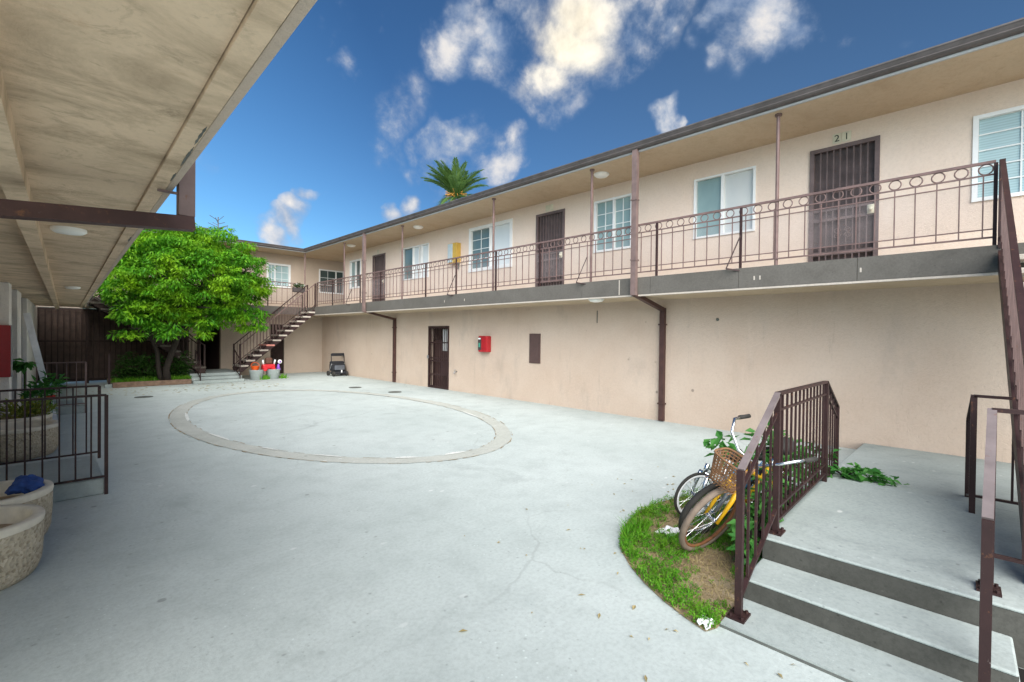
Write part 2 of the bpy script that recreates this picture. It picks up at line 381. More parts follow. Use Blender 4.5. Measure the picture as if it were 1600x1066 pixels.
# ------------------------------------------------------------------ setting: ground
PIT = (3.2, -2.6, 3.54, -.24)
g = MB()
x0, y0, x1, y1 = PIT
for a in ((-60, -60, x0, 80), (x1, -60, 90, 80), (x0, -60, x1, y0), (x0, y1, x1, 80)):
    g.add([(a[0], a[1], 0), (a[2], a[1], 0), (a[2], a[3], 0), (a[0], a[3], 0)], [(0, 1, 2, 3)])
tag(g.build('ground', 'ground'), kind='structure')
g = MB(); g.box(x0, y0, -.6, x1, y1, -.5)
g.add([(x0, y0, 0), (x0, y1, 0), (x0, y1, -.5), (x0, y0, -.5)], [(0, 1, 2, 3)]); g.add([(x1, y0, 0), (x1, y1, 0), (x1, y1, -.5), (x1, y0, -.5)], [(0, 1, 2, 3)])
g.add([(x0, y1, 0), (x1, y1, 0), (x1, y1, -.5), (x0, y1, -.5)], [(0, 1, 2, 3)]); g.add([(x0, y0, 0), (x1, y0, 0), (x1, y0, -.5), (x0, y0, -.5)], [(0, 1, 2, 3)])
tag(g.build('dark_pit', 'dark'), kind='structure')  # black sunken box added to make the dark gap beside the lower step
# oval concrete ring set in the courtyard
g = MB(); n = 120; CX, CY = 4.3, 9.8
def oval(a, b, t): return (CX + a * math.cos(t), CY + b * math.sin(t))
wob = [rnd.uniform(-.02, .02) for _ in range(n)]
for i in range(n):
    t0, t1 = 2 * math.pi * i / n, 2 * math.pi * (i + 1) / n; w0, w1 = wob[i], wob[(i + 1) % n]
    q = [oval(2.68 + w0, 4.95 + w0, t0), oval(2.68 + w1, 4.95 + w1, t1), oval(2.40 + w1, 4.67 + w1, t1), oval(2.40 + w0, 4.67 + w0, t0)]
    g.add([(*p, .006) for p in q], [(0, 1, 2, 3)])
tag(g.build('ring_path', 'ring'), kind='structure')
# joint gap (dark line) at both edges of the ring, broken pale patches along the inner edge
g = MB()
for A, B, w in ((2.685, 4.955, .014), (2.39, 4.66, .011)):
    for i in range(240):
        t0, t1 = 2 * math.pi * i / 240, 2 * math.pi * (i + 1) / 240
        if rnd.random() < .4: continue
        ww = w * rnd.uniform(.4, 1.5)
        g.add([(*oval(A, B, t0), .009), (*oval(A + ww, B + ww, t0), .009), (*oval(A + ww, B + ww, t1), .009), (*oval(A, B, t1), .009)], [(0, 1, 2, 3)])
tag(g.build('ring_joint', 'soil'), kind='structure')
g = MB()
for a0, a1, w in ((-2.35, -2.2, .06), (-1.98, -1.86, .1), (-1.72, -1.58, .11), (-.62, -.42, .07), (2.75, 3.0, .07), (3.3, 3.5, .06), (.28, .5, .06), (.7, .85, .05), (-2.6, -2.5, .05)):
    k = 10
    for i in range(k):
        t0 = a0 + (a1 - a0) * i / k; t1 = a0 + (a1 - a0) * (i + 1) / k
        h0 = w * math.sin(math.pi * (i + .02) / k) ** .5 * rnd.uniform(.6, 1); h1 = w * max(.0, math.sin(math.pi * (i + 1) / k)) ** .5 * .9
        g.add([(*oval(2.43, 4.70, t0), .0125), (*oval(2.43 - h0, 4.70 - h0, t0), .0125), (*oval(2.43 - h1, 4.70 - h1, t1), .0125), (*oval(2.43, 4.70, t1), .0125)], [(0, 1, 2, 3)])
tag(g.build('ring_patches', 'pale_patch'), kind='structure')
# drain covers
for i, (x, y, lb) in enumerate(((1.8, 15.2, 'dark round drain cover in the paving left of the oval ring'), (7.26, 11.95, 'dark round drain cover near the barred ground floor gate'), (6.94, 13.8, 'faint drain cover between the far downpipe and the oval ring'))):
    d = MB(); d.lathe([(0.001, .004), (.19, .012), (.2, .004)], (x, y, 0), 20); tag(d.build('drain_cover', 'drain', base=(x, y, 0)), lb, 'drain cover', 'drain covers in the courtyard')

# ------------------------------------------------------------------ the building
bld = thing('apartment_building', (8.8, 9, 0), 'two storey beige stucco apartment building around the courtyard', 'building')
XW, XE = 8.8, 7.65
ZS0, ZS1, ZC = 2.47, 2.78, 5.08
wins = [(-1.75, -.13, 3.62, 4.69), (2.65, 3.69, 3.64, 4.73), (5.08, 5.98, 3.66, 4.75), (8.73, 10.35, 3.66, 4.78), (12.5, 14.02, 3.64, 4.7), (17.14, 17.97, 3.63, 4.67)]
drs = [(.9, 1.8, ZS1, 4.78), (6.87, 7.79, ZS1, 4.80), (15.21, 16.14, ZS1, 4.73)]
gd = (11.36, 12.45, 0.0, 2.0)
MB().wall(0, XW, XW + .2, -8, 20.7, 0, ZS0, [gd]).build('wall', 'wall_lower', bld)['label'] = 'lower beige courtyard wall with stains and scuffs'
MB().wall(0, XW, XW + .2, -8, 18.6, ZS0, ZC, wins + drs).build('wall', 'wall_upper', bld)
# return of the corner recess and far wing walls
w = MB(); w.box(XW + .2, 18.4, ZS1, 10.6, 18.6, ZC); w.build('wall', 'wall_upper', bld)
farw = [(6.52, 7.34, 3.74, 4.6), (8.68, 9.78, 3.62, 4.6)]
MB().wall(1, 20.7, 20.9, -1.5, 10.8, ZS0, ZC, farw).build('wall', 'wall_far', bld)
MB().wall(1, 20.7, 20.9, 3.77, 8.8, 0, ZS0, [(4.03, 4.81, 0, 2.28), (6.62, 7.17, 0, 2.1)]).build('wall', 'wall_far', bld)
w = MB(); w.box(4.03 - .12, 20.9, 0, 4.03, 24, 2.47); w.box(4.81, 20.9, 0, 4.93, 24, 2.47); w.box(3.9, 24, 0, 5, 24.1, 2.47); w.box(3.9, 20.9, 2.42, 5, 24, 2.46)
w.build('passage_wall', 'panel_brown', bld)
d = MB(); d.box(6.62, 20.8, 0, 7.17, 20.84, 2.1)
for i in range(6): d.box(6.66 + i * .09, 20.73, .05, 6.68 + i * .09, 20.75, 2.05)
d.build('door', 'far_gate', bld)
# left wing (seen from underneath): edges drift very slightly like the real wing
def lx(off, y): return off + .022 * (y - 2)
def strip(mb, o0, o1, ya, yb, z0, z1):
    mb.add([(lx(o0, ya), ya, z0), (lx(o1, ya), ya, z0), (lx(o1, yb), yb, z0), (lx(o0, yb), yb, z0), (lx(o0, ya), ya, z1), (lx(o1, ya), ya, z1), (lx(o1, yb), yb, z1), (lx(o0, yb), yb, z1)],
      [(0, 3, 2, 1), (4, 5, 6, 7), (0, 1, 5, 4), (1, 2, 6, 5), (2, 3, 7, 6), (3, 0, 4, 7)]); return mb
strip(MB(), -1.4, .349, -1.6, 19.55, 2.45, 2.74).build('balcony_slab', 'soffit_left', bld)['label'] = 'stained underside of the near balcony'  # unseen rear end trimmed to balance light on ground and soffit
e = MB(); strip(e, .352, .415, -1.6, 19.55, 2.435, 2.76); e.build('edge_board', 'soffit_left', bld)
e = MB(); strip(e, .419, .448, -1.6, 19.55, 2.44, 2.80); e.build('fascia', 'wall_far', bld)
# rusted breaks in the edge board, each an irregular hole
for ya, k, o in ((1.95, .22, .408), (2.2, .30, .411), (2.62, .16, .412), (4.6, .3, .411)):
    e = MB(); n_ = 15; top_ = []; bot_ = []
    for i in range(n_):
        yy = ya + k * i / (n_ - 1); hw = .0065 * math.sin(math.pi * i / (n_ - 1)) * rnd.uniform(.25, 1.3) + .0008
        bot_.append((lx(o, yy) - hw, yy)); top_.append((lx(o, yy) + hw * .7, yy))
    e.prism(bot_ + top_[::-1], 2.4335, 2.4349); e.build('rust_break', 'drain', bld)
strip(MB(), -.17, -.09, -1.6, 19.5, 2.36, 2.4495).build('beam', 'soffit_left', bld)
MB().wall(0, -1.02, -1.22, 2.2, 10.6, 0, 2.449, []).build('wall', 'wall_white', bld)
MB().wall(0, -1.02, -1.22, 9.0, 10.6, 2.75, 5.08, []).build('wall', 'wall_white', bld)  # unseen upper storey, cut short to let sunlight into the courtyard
wl = MB()
wl.add([(-1.02, 10.597, 0), (-.398, 10.597, 0), (-.398, 10.597, 2.445), (-1.02, 10.597, 2.445)], [(0, 1, 2, 3)])
for ya, yb in ((10.6, 11.1), (12.3, 13.4), (15.2, 20.6)):
    strip(wl, -.588, -.70, ya, yb, 0, 2.445)
wl.build('wall', 'wall_white', bld)
d = MB(); strip(d, -.66, -.75, 11.1, 12.3, 0, 2.445); strip(d, -.66, -.75, 13.4, 15.2, 0, 2.445); d.build('door', 'door_dark', bld)
# slabs
s = MB(); s.box(XE, -8, ZS0, XW, 20.7, ZS1 - .001); s.build('balcony_slab', 'soffit', bld)
s = MB(); s.box(XW, 18.6, ZS0, 10.8, 20.7, ZS1 - .001); s.build('balcony_slab', 'soffit', bld)
s = MB(); s.box(lx(.46, 19.5), 19.55, ZS0, XE, 20.7, ZS1 - .001); s.build('balcony_slab', 'soffit', bld)
ed = MB()
for a in np.arange(-8, 19.4, 1.5):
    b = min(a + 1.494, 19.5); ed.box(XE - .03, a, ZS0 + .02, XE - .002, b, ZS1 + .02)
ed.build('slab_edge', 'slab_edge', bld)
ed = MB(); ed.box(.9, 19.51, ZS0 + .02, XE - .03, 19.548, ZS1 + .02); ed.build('slab_edge', 'slab_edge', bld)
ed = MB(); ed.box(XE - .025, -8, ZS0 - .012, XE + .04, 19.5, ZS0 + .017); ed.build('drip_strip', 'tread', bld)
for y in (.95, 2.18, 2.26, 4.62, 9.2, 10.05):
    ed = MB(); ed.box(XE - .0335, y, 2.6 if y != 4.62 else 2.5, XE - .031, y + .02, 2.66 if y != 4.62 else 2.78); ed.build('paint_scrape', 'tread', bld)
# roofs
r = MB(); r.box(7.60, -8, ZC, 13, 25, ZC + .12); r.box(-1.5, 19.55, ZC, 7.599, 25, ZC + .119); r.build('roof_soffit', 'soffit', bld)
r = MB(); r.add([(7.6, -8, 5.215), (13, -8, 5.5), (13, 22, 5.5), (7.6, 22, 5.215)], [(0, 1, 2, 3)]); r.add([(-1.5, 19.5, 5.214), (13, 19.5, 5.214), (13, 25, 5.58), (-1.5, 25, 5.58)], [(0, 1, 2, 3)])
r.build('roof', 'roofing', bld)
r = MB(); r.box(-6, 9.0, 5.08, -.9, 19.4, 5.2); r.build('roof', 'roofing', bld)  # unseen left roof, cut back with the storey to keep the ground sunlit
f_ = MB(); f_.box(7.565, -8, ZC + .002, 7.598, 19.51, ZC + .10); f_.box(-1.5, 19.512, ZC + .002, 7.565, 19.545, ZC + .10); f_.build('fascia', 'fascia', bld)
gp = [(0, 0), (-.065, .010), (-.088, .032), (-.078, .05), (-.098, .086), (-.11, .10), (-.11, .118), (-.098, .114), (0, .114)]
gt = MB()
for ax in (0, 1):
    vs = []
    for t in ((-8, None), (None, None)):
        for (dx, dz) in gp:
            if ax == 0: vs.append((7.563 + dx, -8 if t[0] is not None else 19.51 + dx, ZC + .03 + dz))
            else: vs.append((-1.5 if t[0] is not None else 7.563 + dx, 19.51 + dx, ZC + .0301 + dz))
    k = len(gp); gt.add(vs, [(i, i + 1, k + i + 1, k + i) for i in range(k - 1)])
gt.build('gutter', 'gutter', bld)
# soffit lamps
lm = MB().lathe([(.16, 0), (.16, -.015), (.12, -.05), (.05, -.065), (.001, -.068)], (8.12, 12.1, ZC - .001), 20).build('ceiling_light', 'lamp_white', bld, True)
copies(lm, [(-.05, -6.74, 0), (-.02, 4.4, 0), (-.27, -6.8, ZS0 - ZC)])
ll = MB().lathe([(.10, 0), (.10, -.02), (.08, -.035), (.001, -.045)], (.09 + .03, 4.7, 2.449), 20).build('ceiling_light', 'lamp_white', bld, True)
copies(ll, [(.2, 6.0, 0)])
# support posts
for y in (2.0, 5.35, 8.24, 12.35, 16.27):
    MB().tube([(7.72, y, ZS1), (7.72, y, ZC)], .026, 8).tube([(7.72, y, ZC - .03), (7.72, y, ZC - .001)], .05, 8).build('support_post', 'iron_pale', bld)
MB().tube([(7.6, 19.62, ZS1), (7.6, 19.62, ZC)], .026, 8).build('support_post', 'iron_pale', bld)
# right wing windows
def grid(mb, ax, d, u0, u1, z0, z1, nu, nz, w=.018):
    for i in range(1, nu):
        u = u0 + (u1 - u0) * i / nu
        mb.box(*((d, u - w / 2, z0, d + .012, u + w / 2, z1) if ax == 0 else (u - w / 2, d, z0, u + w / 2, d + .012, z1)))
    for i in range(1, nz):
        z = z0 + (z1 - z0) * i / nz
        mb.box(*((d - .001, u0, z - w / 2, d + .011, u1, z + w / 2) if ax == 0 else (u0, d - .001, z - w / 2, u1, d + .011, z + w / 2)))
def window(ax, front, u0, u1, z0, z1, panes, trim=.045, frame='white_frame'):
    """panes: list of (fraction_start, fraction_end, material, nu, nz)"""
    B = (lambda a, ua, za, b, ub, zb: (a, ua, za, b, ub, zb)) if ax == 0 else (lambda a, ua, za, b, ub, zb: (ua, a, za, ub, b, zb))
    f = MB(); a, b = front - .02, front + .06
    f.box(*B(a, u0 - trim, z1 - .005, b, u1 + trim, z1 + trim)); f.box(*B(a - .01, u0 - trim, z0 - trim, b, u1 + trim, z0 + .005))
    f.box(*B(a + .002, u0 - trim, z0 + .005, b, u0 + .012, z1 - .005)); f.box(*B(a + .002, u1 - .012, z0 + .005, b, u1 + trim, z1 - .005))
    for p in panes[1:]:
        u = u0 + (u1 - u0) * p[0]; f.box(*B(a + .012, u - .025, z0 + .005, b + .01, u + .025, z1 - .005))
    fo = f.build('window', frame, bld)
    for p in panes:
        ua, ub = u0 + (u1 - u0) * p[0] + .015, u0 + (u1 - u0) * p[1] - .015
        q = MB(); q.box(*B(front + .045, ua, z0 + .005, front + .055, ub, z1 - .005)); q.build('pane', p[2], fo)
        if p[3] > 1 or p[4] > 1:
            m = MB(); grid(m, ax, front + .03, ua, ub, z0, z1, p[3], p[4]); m.build('glazing_bar', 'mullion', fo)
    return fo
# panes run in +y, i.e. from right to left in the photograph
window(0, XW, *wins[0], [(0, .5, 'pane_cyan', 3, 5), (.5, 1, 'pane_cyan', 2, 5)])
window(0, XW, *wins[1], [(0, .52, 'pane_curtain', 1, 1), (.52, 1, 'pane_teal', 1, 1)], .03)
window(0, XW, *wins[2], [(0, .48, 'pane_teal', 2, 4), (.48, 1, 'pane_teal', 2, 4)], .04)
window(0, XW, *wins[3], [(0, .5, 'pane_blind', 1, 1), (.5, 1, 'pane_slate', 2, 4)], .09)
window(0, XW, *wins[4], [(0, .28, 'pane_blind', 1, 1), (.28, .36, 'pane_dark', 1, 1), (.36, .6, 'pane_blind', 1, 1), (.6, 1, 'pane_slate', 1, 1)], .03)
window(0, XW, *wins[5], [(0, .5, 'pane_dark', 1, 1), (.5, 1, 'pane_teal', 1, 1)], .06)
window(1, 20.7, *farw[0], [(0, .32, 'pane_cyan', 2, 3), (.32, 1, 'pane_cyan', 2, 3)], .07)
window(1, 20.7, *farw[1], [(0, .68, 'pane_dark', 2, 3), (.68, 1, 'pane_dark', 1, 1)], .05)
# upper doors with security gates
def scroll(mb, x, y, z, r, s=1):
    pts = [(x, y + s * (r * (1 - t / 14)) * math.cos(t * .75), z + (r * (1 - t / 14)) * math.sin(t * .75)) for t in range(13)]
    mb.tube(pts, .007, 5)
def tiles(y, z, chars, parent):
    for i, ch in enumerate(chars):
        yc = y - i * .125
        t = MB(); t.box(XW - .012, yc - .058, z, XW - .001, yc + .058, z + .15); to = t.build('number_tile', 'number_tile', parent)
        if ch:
            cu = bpy.data.curves.new('digit', 'FONT'); cu.body = ch; cu.size = .15; cu.align_x = 'CENTER'; cu.extrude = .002
            tmp = bpy.data.objects.new('digit', cu); COL.objects.link(tmp)
            me = bpy.data.meshes.new_from_object(tmp.evaluated_get(bpy.context.evaluated_depsgraph_get())); bpy.data.objects.remove(tmp)
            o = bpy.data.objects.new('digit', me); COL.objects.link(o); me.materials.clear(); me.materials.append(M['ink'])
            o.parent = to; b = BASE[parent.name]; o.location = (XW - .015 - b[0], yc - b[1], z + .025 - b[2])
            o.rotation_euler = (R(90), 0, R(-90)); BASE[o.name] = b
for i, (a, b, z0, z1) in enumerate(drs):
    d = MB(); d.box(XW + .07, a, z0, XW + .11, b, z1); do = d.build('door', 'gate_panel', bld)
    g = MB(); w = .06
    g.box(XW - .025, a, z0 + .02, XW + .02, a + w, z1); g.box(XW - .025, b - w, z0 + .02, XW + .02, b, z1); g.box(XW - .024, a + w, z1 - w, XW + .019, b - w, z1); g.box(XW - .024, a + w, z0 + .02, XW + .019, b - w, z0 + .07)
    for z in ((.27, .33), (.82, .86), (.98, 1.02)): g.box(XW - .012, a + w, z0 + z[0], XW + .008, b - w, z0 + z[1])
    nb = 9
    for k in range(1, nb):
        y = a + w + (b - a - 2 * w) * k / nb; g.box(XW - .008, y - .008, z0 + .07, XW + .008, y + .008, z1 - w)
    yc = (a + b) / 2
    for zz in (1.28, .64, .56):
        scroll(g, XW - .012, yc - .07, z0 + zz, .05, 1); scroll(g, XW - .012, yc + .07, z0 + zz, .05, -1)
    go = g.build('security_gate', 'gate', do)
    k = MB(); k.box(XW - .03, a + .05, z0 + .84, XW - .026, a + .14, z0 + .98); k.sphere((XW - .055, a + .095, z0 + .91), .03, 10, 6); k.build('handle', 'number_tile', do, True)
    tiles((1.44, 7.42, 15.75)[i], z1 + .035, (('2', '1'), (None, None), (None,))[i], do)
# ground floor barred gate and the room behind it
a, b, z0, z1 = gd
room = MB(); room.box(10.4, a - .8, 0, 10.45, b + 1.2, 2.4); room.box(XW + .2, b + .9, 0, 10.4, b + .95, 2.4); room.box(XW + .2, a - .8, 0, 10.4, a - .75, 2.4); room.box(XW + .2, a - .8, 2.4, 10.4, b + 1, 2.44)
room.build('storeroom_wall', 'wall_far', bld)
d = MB(); d.box(XW + .3, b - .62, 0, XW + .36, b + .3, 1.55); d.box(XW + .4, a - .3, 0, XW + .5, b - .4, .7); d.build('stored_board', 'panel_brown', bld)
d = MB(); d.box(XW + .28, a + .12, 1.2, XW + .3, b - .4, 1.9); d.build('blind', 'white_frame', bld)
g = MB(); w = .07
g.box(XW - .02, a, 0.01, XW + .04, a + w, z1); g.box(XW - .02, b - w, .01, XW + .04, b, z1); g.box(XW - .019, a + w, z1 - .08, XW + .039, b - w, z1); g.box(XW - .019, a + w, .01, XW + .039, b - w, .08)
for z in (.42, .86, .95, 1.45): g.box(XW - .005, a + w, z, XW + .02, b - w, z + .04)
for k in range(1, 10):
    y = a + w + (b - a - 2 * w) * k / 10; g.box(XW, y - .009, .08, XW + .016, y + .009, z1 - .08)
g.box(XW - .004, a + w, .46, XW + .014, a + .42, .86)
go = g.build('barred_gate', 'iron', bld)
k = MB(); k.box(XW - .06, b - .04, .95, XW - .02, b + .01, 1.05); k.build('lock', 'steel_grey', go)
# downpipes
def pipe(y, x_out, name='downpipe'):
    p = MB(); p.bar((x_out, y, ZC + .08), (x_out, y, 2.47), .10, .085, (1, 0, 0)); o = p.build(name, 'downpipe', bld)
    q = MB(); q.bar((x_out - .01, y, 2.50), (XW - .08, y + .02, 2.27), .09, .07); q.bar((XW - .055, y + .02, 2.30), (XW - .055, y + .02, .02), .10, .085, (1, 0, 0))
    for z in (1.95, .35): q.box(XW - .115, y - .05, z, XW - .001, y + .09, z + .03)
    q.build('lower_pipe', 'downpipe_dark', o)
    s = MB(); s.box(x_out - .055, y - .06, 4.2, x_out + .05, y + .06, 4.22); s.box(x_out - .05, y - .055, 3.1, x_out + .08, y + .055, 3.13); s.build('bracket', 'downpipe', o)
pipe(4.28, 7.545); pipe(14.44, 7.545)
p = MB(); p.bar((.52, 2.94, 5.1), (.52, 2.94, 2.305), .075, .07, (1, 0, 0)); o = p.build('downpipe', 'downpipe', bld)
q = MB(); q.bar((.555, 2.94, 2.272), (-1.0, 2.94, 2.14), .075, .07); q.build('lower_pipe', 'downpipe_dark', o)
q = MB(); q.bar((.5, 2.94, 2.42), (.40, 2.94, 2.42), .012); q.build('bracket', 'downpipe', o)
q = MB(); q.bar((.5, 2.94, 2.5), (.42, 2.94, 2.58), .012); q.build('bracket', 'downpipe', o)

# ------------------------------------------------------------------ barred fence under the far balcony
fe = thing('bar_fence', (1.6, 20.6, 0), 'tall dark brown barred fence with panels below the far balcony', 'fence')
f = MB(); f.box(-1.1, 20.66, .06, 3.77, 20.69, 2.46)
f.build('panel', 'far_panel', fe)
f = MB()
for k in range(34): f.box(-1.0 + k * .14, 20.56, .1, -.975 + k * .14, 20.585, 2.45)
f.build('bars', 'far_gate', fe)
f = MB(); f.box(-1.1, 20.55, 1.36, 3.77, 20.557, 1.41); f.box(-1.1, 20.55, .1, 3.77, 20.557, .16); f.box(-1.1, 20.55, 2.38, 3.77, 20.557, 2.44); f.build('rail', 'far_gate', fe)
for x in (.92, 3.6): f = MB(); f.box(x, 20.52, 0, x + .09, 20.62, 2.46); f.build('post', 'far_gate', fe)

# ------------------------------------------------------------------ balcony railings
def balcony_rail(name, label, ax, c, u0, u1, step, postsu, net=True, mat='iron_pale', braces=()):
    P = (lambda u, z, o=0: (c + o, u, z)) if ax == 0 else (lambda u, z, o=0: (u, c + o, z))
    t = thing(name, P((u0 + u1) / 2, ZS1), label, 'railing')
    for z, w, nm in ((3.78, .032, 'top_rail'), (3.635, .018, 'rail'), (3.55, .014, 'rail'), (3.0, .014, 'rail'), (2.905, .02, 'rail')):
        MB().bar(P(u0, z), P(u1, z), w, w).build(nm, mat, t)
    b = MB().bar(P(u0 + step / 2, 2.915), P(u0 + step / 2, 3.626), .013, .013).build('baluster', mat, t)
    nb = int((u1 - u0 - step / 2) / step)
    copies(b, [((0, k * step, 0) if ax == 0 else (k * step, 0, 0)) for k in range(1, nb + 1)])
    rs = step * 1.02; du = (0, 1, 0) if ax == 0 else (1, 0, 0)
    rg = MB().ring(P(u0 + rs * .4, 3.704), du, (0, 0, 1), .06, .008, 16, 5).build('ring', mat, t, True)
    nr = int((u1 - u0 - rs * .5) / rs)
    copies(rg, [((0, k * rs, 0) if ax == 0 else (k * rs, 0, 0)) for k in range(1, nr + 1)])
    for u in postsu: MB().bar(P(u, ZS1 + .001), P(u, 3.765), .034, .034).build('post', 'iron', t)
    if net:
        n = MB(); n.add([P(u0, 3.0, .012), P(u1, 3.0, .012), P(u1, 3.55, .012), P(u0, 3.55, .012)], [(0, 1, 2, 3)]); n.build('net', 'net', t)
    for u in braces:
        q = MB(); q.bar(P(u, 3.32, -.02), P(u + .16, 2.80, -.16), .016); q.bar(P(u + .16, 2.80, -.165), P(u - .03, 2.76, -.06), .022); q.build('brace', 'iron', t)
    return t
balcony_rail('balcony_railing', 'long brown railing with a row of rings on the right wing balcony', 0, 7.70, -.27, 18.62, .2, (-.27, 2.5, 3.92, 6.7, 8.12, 9.66, 11.06, 13.6, 15.0, 17.2, 18.62), True, 'iron_pale', (2.5, 5.42, 9.68, 15.6))
balcony_rail('balcony_railing', 'short brown railing on the far wing balcony behind the tree', 1, 19.62, 1.2, 7.5, .2, (1.2, 3.3, 5.0, 6.17, 7.5), True, 'iron_pale')

# ------------------------------------------------------------------ staircases
def staircase(name, label, x_top, x_bot, z_top, z_bot, ya, yb, n, red=None, tone='tread', rails=(0, 1)):
    t = thing(name, (x_bot, (ya + yb) / 2, z_bot), label, 'staircase', None)
    dx = (x_top - x_bot); dz = z_top - z_bot; IP, IR = ('iron_pale', 'iron') if tone == 'tread' else ('far_gate', 'far_gate')
    for y, k in ((ya, 0), (yb, 1)):
        s = MB(); s.bar((x_bot, y, z_bot + .02), (x_top, y, z_top - .12), .045, .17); s.build('stringer', 'iron' if tone == 'tread' else 'far_gate', t)
    for i in range(n):
        x = x_bot + dx * (i + .5) / n; z = z_bot + dz * (i + 1) / (n + 1)
        tr = MB(); tr.box(x - abs(dx) / n * .68, ya - .04, z - .03, x + abs(dx) / n * .68, yb + (.04 if ya > 0 else -.03), z + .03)
        tr.build('tread', 'red_tread' if red == i else tone, t, bevel=.008)
    for y, k in ((ya, 0), (yb, 1)):
        if k not in rails: continue
        s = MB(); s.bar((x_bot, y, z_bot + .95), (x_top, y, z_top + .98), .045, .03); s.build('handrail', IP if k == 0 else IR, t)
        s = MB(); s.bar((x_bot, y, z_bot + .2), (x_top, y, z_top + .12), .02, .02); s.build('lower_rail', IR, t)
        m = n * 2
        bl = MB().bar((x_bot, y, z_bot + .2), (x_bot, y, z_bot + .93), .016).build('baluster', IP, t)
        copies(bl, [(dx * i / m, 0, dz * i / m) for i in range(1, m + 1)])
        for xx, zz in ((x_bot, z_bot), (x_top, z_top)): MB().bar((xx, y, zz - .02), (xx, y, zz + .99), .05, .05).build('post', IR, t)
    return t
staircase('staircase', 'far brown steel staircase rising right to the corner balcony, one red tread', 7.64, 4.95, 2.76, .32, 18.66, 19.46, 12, 4)
staircase('staircase', 'dark shaded staircase behind the courtyard tree descending from the left wing', .98, 3.85, 2.76, .32, 18.66, 19.46, 12, None, 'shade_tread')
staircase('staircase', 'near staircase at the right edge rising from the concrete landing to the balcony', 7.63, 3.95, 2.78, .3, -1.3, -.318, 13, None, 'tread')

# ------------------------------------------------------------------ entry steps and landing (right foreground)
es = thing('entry_steps', (3.6, .4, 0), 'wide grey concrete entry steps and landing beside the bicycles', 'steps')
def step(name, x0, y0, x1, y1, z, mat='steps'):
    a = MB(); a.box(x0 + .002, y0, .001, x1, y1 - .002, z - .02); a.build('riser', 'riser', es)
    b = MB(); b.box(x0, y0, z - .02, x1, y1, z); return b.build(name, mat, es, bevel=.012)
step('landing', 3.54, -5, 5.55, .975, .30)
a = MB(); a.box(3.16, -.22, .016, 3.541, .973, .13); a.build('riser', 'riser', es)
a = MB(); a.box(3.158, -.22, .13, 3.541, .975, .15); a.build('tread', 'steps', es, bevel=.012)
a = MB(); a.add([(5.55, -6, .0), (8.799, -6, .0), (8.799, 1.03, .0), (5.55, .975, .0), (5.55, -6, .299), (8.799, -6, .115), (8.799, 1.03, .115), (5.55, .975, .299)], [(0, 3, 2, 1), (4, 5, 6, 7), (0, 1, 5, 4), (1, 2, 6, 5), (2, 3, 7, 6), (3, 0, 4, 7)])
a.build('ramp', 'steps', es, bevel=.012)
a = MB(); a.box(2.79, -.22, .001, 3.16, .985, .016); a.build('base_slab', 'steps', es)
a = MB(); a.box(2.772, -.22, .0, 2.79, .985, .006); a.build('joint', 'drain', es)
def guard(name, label, segs, group=None, cat='railing', mat='iron', bar=.0145, w=.038):
    """segs: list of dict p,q ground points with zs ; top heights and bottom heights"""
    p0 = segs[0]['a']; t = thing(name, (p0[0], p0[1], 0), label, cat, group); done = []
    for s in segs:
        a, b = Vector(s['a']), Vector(s['b']); ta, tb = s['t']; ba, bb = s['bot']
        A = lambda k, z0, z1: a.lerp(b, k) + Vector((0, 0, z0 + (z1 - z0) * k))
        MB().bar(A(0, ta, tb), A(1, ta, tb), w, .022).build('top_rail', mat if not s.get('pale') else 'iron_sheen', t)
        if s.get('second'): MB().bar(A(0, ta - s['second'], tb - s['second']), A(1, ta - s['second'], tb - s['second']), .02, .016).build('rail', mat, t)
        MB().bar(A(0, ba, bb), A(1, ba, bb), .026, .018).build('rail', mat, t)
        if s.get('second2'): MB().bar(A(0, ba + .09, bb + .09), A(1, ba + .09, bb + .09), .02, .016).build('rail', mat, t)
        n = s['n']
        for i in range(1, n):
            k = i / n; MB().bar(A(k, ba, bb), A(k, ta, tb), bar).build('baluster', mat, t)
        for k, z0, zt in ((0, s.get('pa'), ta), (1, s.get('pb'), tb)):
            if z0 is None: continue
            p = a.lerp(b, k); MB().bar((p.x, p.y, z0), (p.x, p.y, zt), .038 if w > .03 else .03).build('post', mat, t)
            if s.get('plate'):
                q = MB(); q.box(p.x - .065, p.y - .05, z0, p.x + .065, p.y + .05, z0 + .012)
                for sx in (-.045, .045):
                    for sy in (-.032, .032): q.tube([(p.x + sx, p.y + sy, z0 + .012), (p.x + sx, p.y + sy, z0 + .028)], .01, 6)
                q.build('base_plate', mat, t)
    return t
make_iron('iron_sheen', (.15, .125, .125), .45)  # paler iron for sloped top rails, reflected light put into the colour
guard('handrail', 'brown iron handrail on the left of the entry steps, bicycle leaning on it', [
    dict(a=(2.93, .93, 0), b=(3.69, .93, 0), t=(.90, 1.30), bot=(.12, .47), n=5, pa=.016, pb=.30, plate=1, second=.13, pale=1),
    dict(a=(3.69, .93, 0), b=(5.36, .93, 0), t=(1.30, 1.28), bot=(.38, .38), n=13, pb=.30, second=.12, second2=1),
    dict(a=(5.36, .93, 0), b=(5.95, .93, 0), t=(1.28, .98), bot=(.38, .2), n=5, pb=.15, second=.12)])
guard('handrail', 'brown iron handrail on the right of the entry steps, cut by the photo edge', [
    dict(a=(2.93, -.10, 0), b=(3.70, -.135, 0), t=(.90, 1.31), bot=(.12, .5), n=5, pa=.016, pb=.30, plate=1, second=.13, pale=1),
    dict(a=(3.70, -.135, 0), b=(3.70, -1.3, 0), t=(1.31, 1.31), bot=(.5, .5), n=9, pb=.30)])
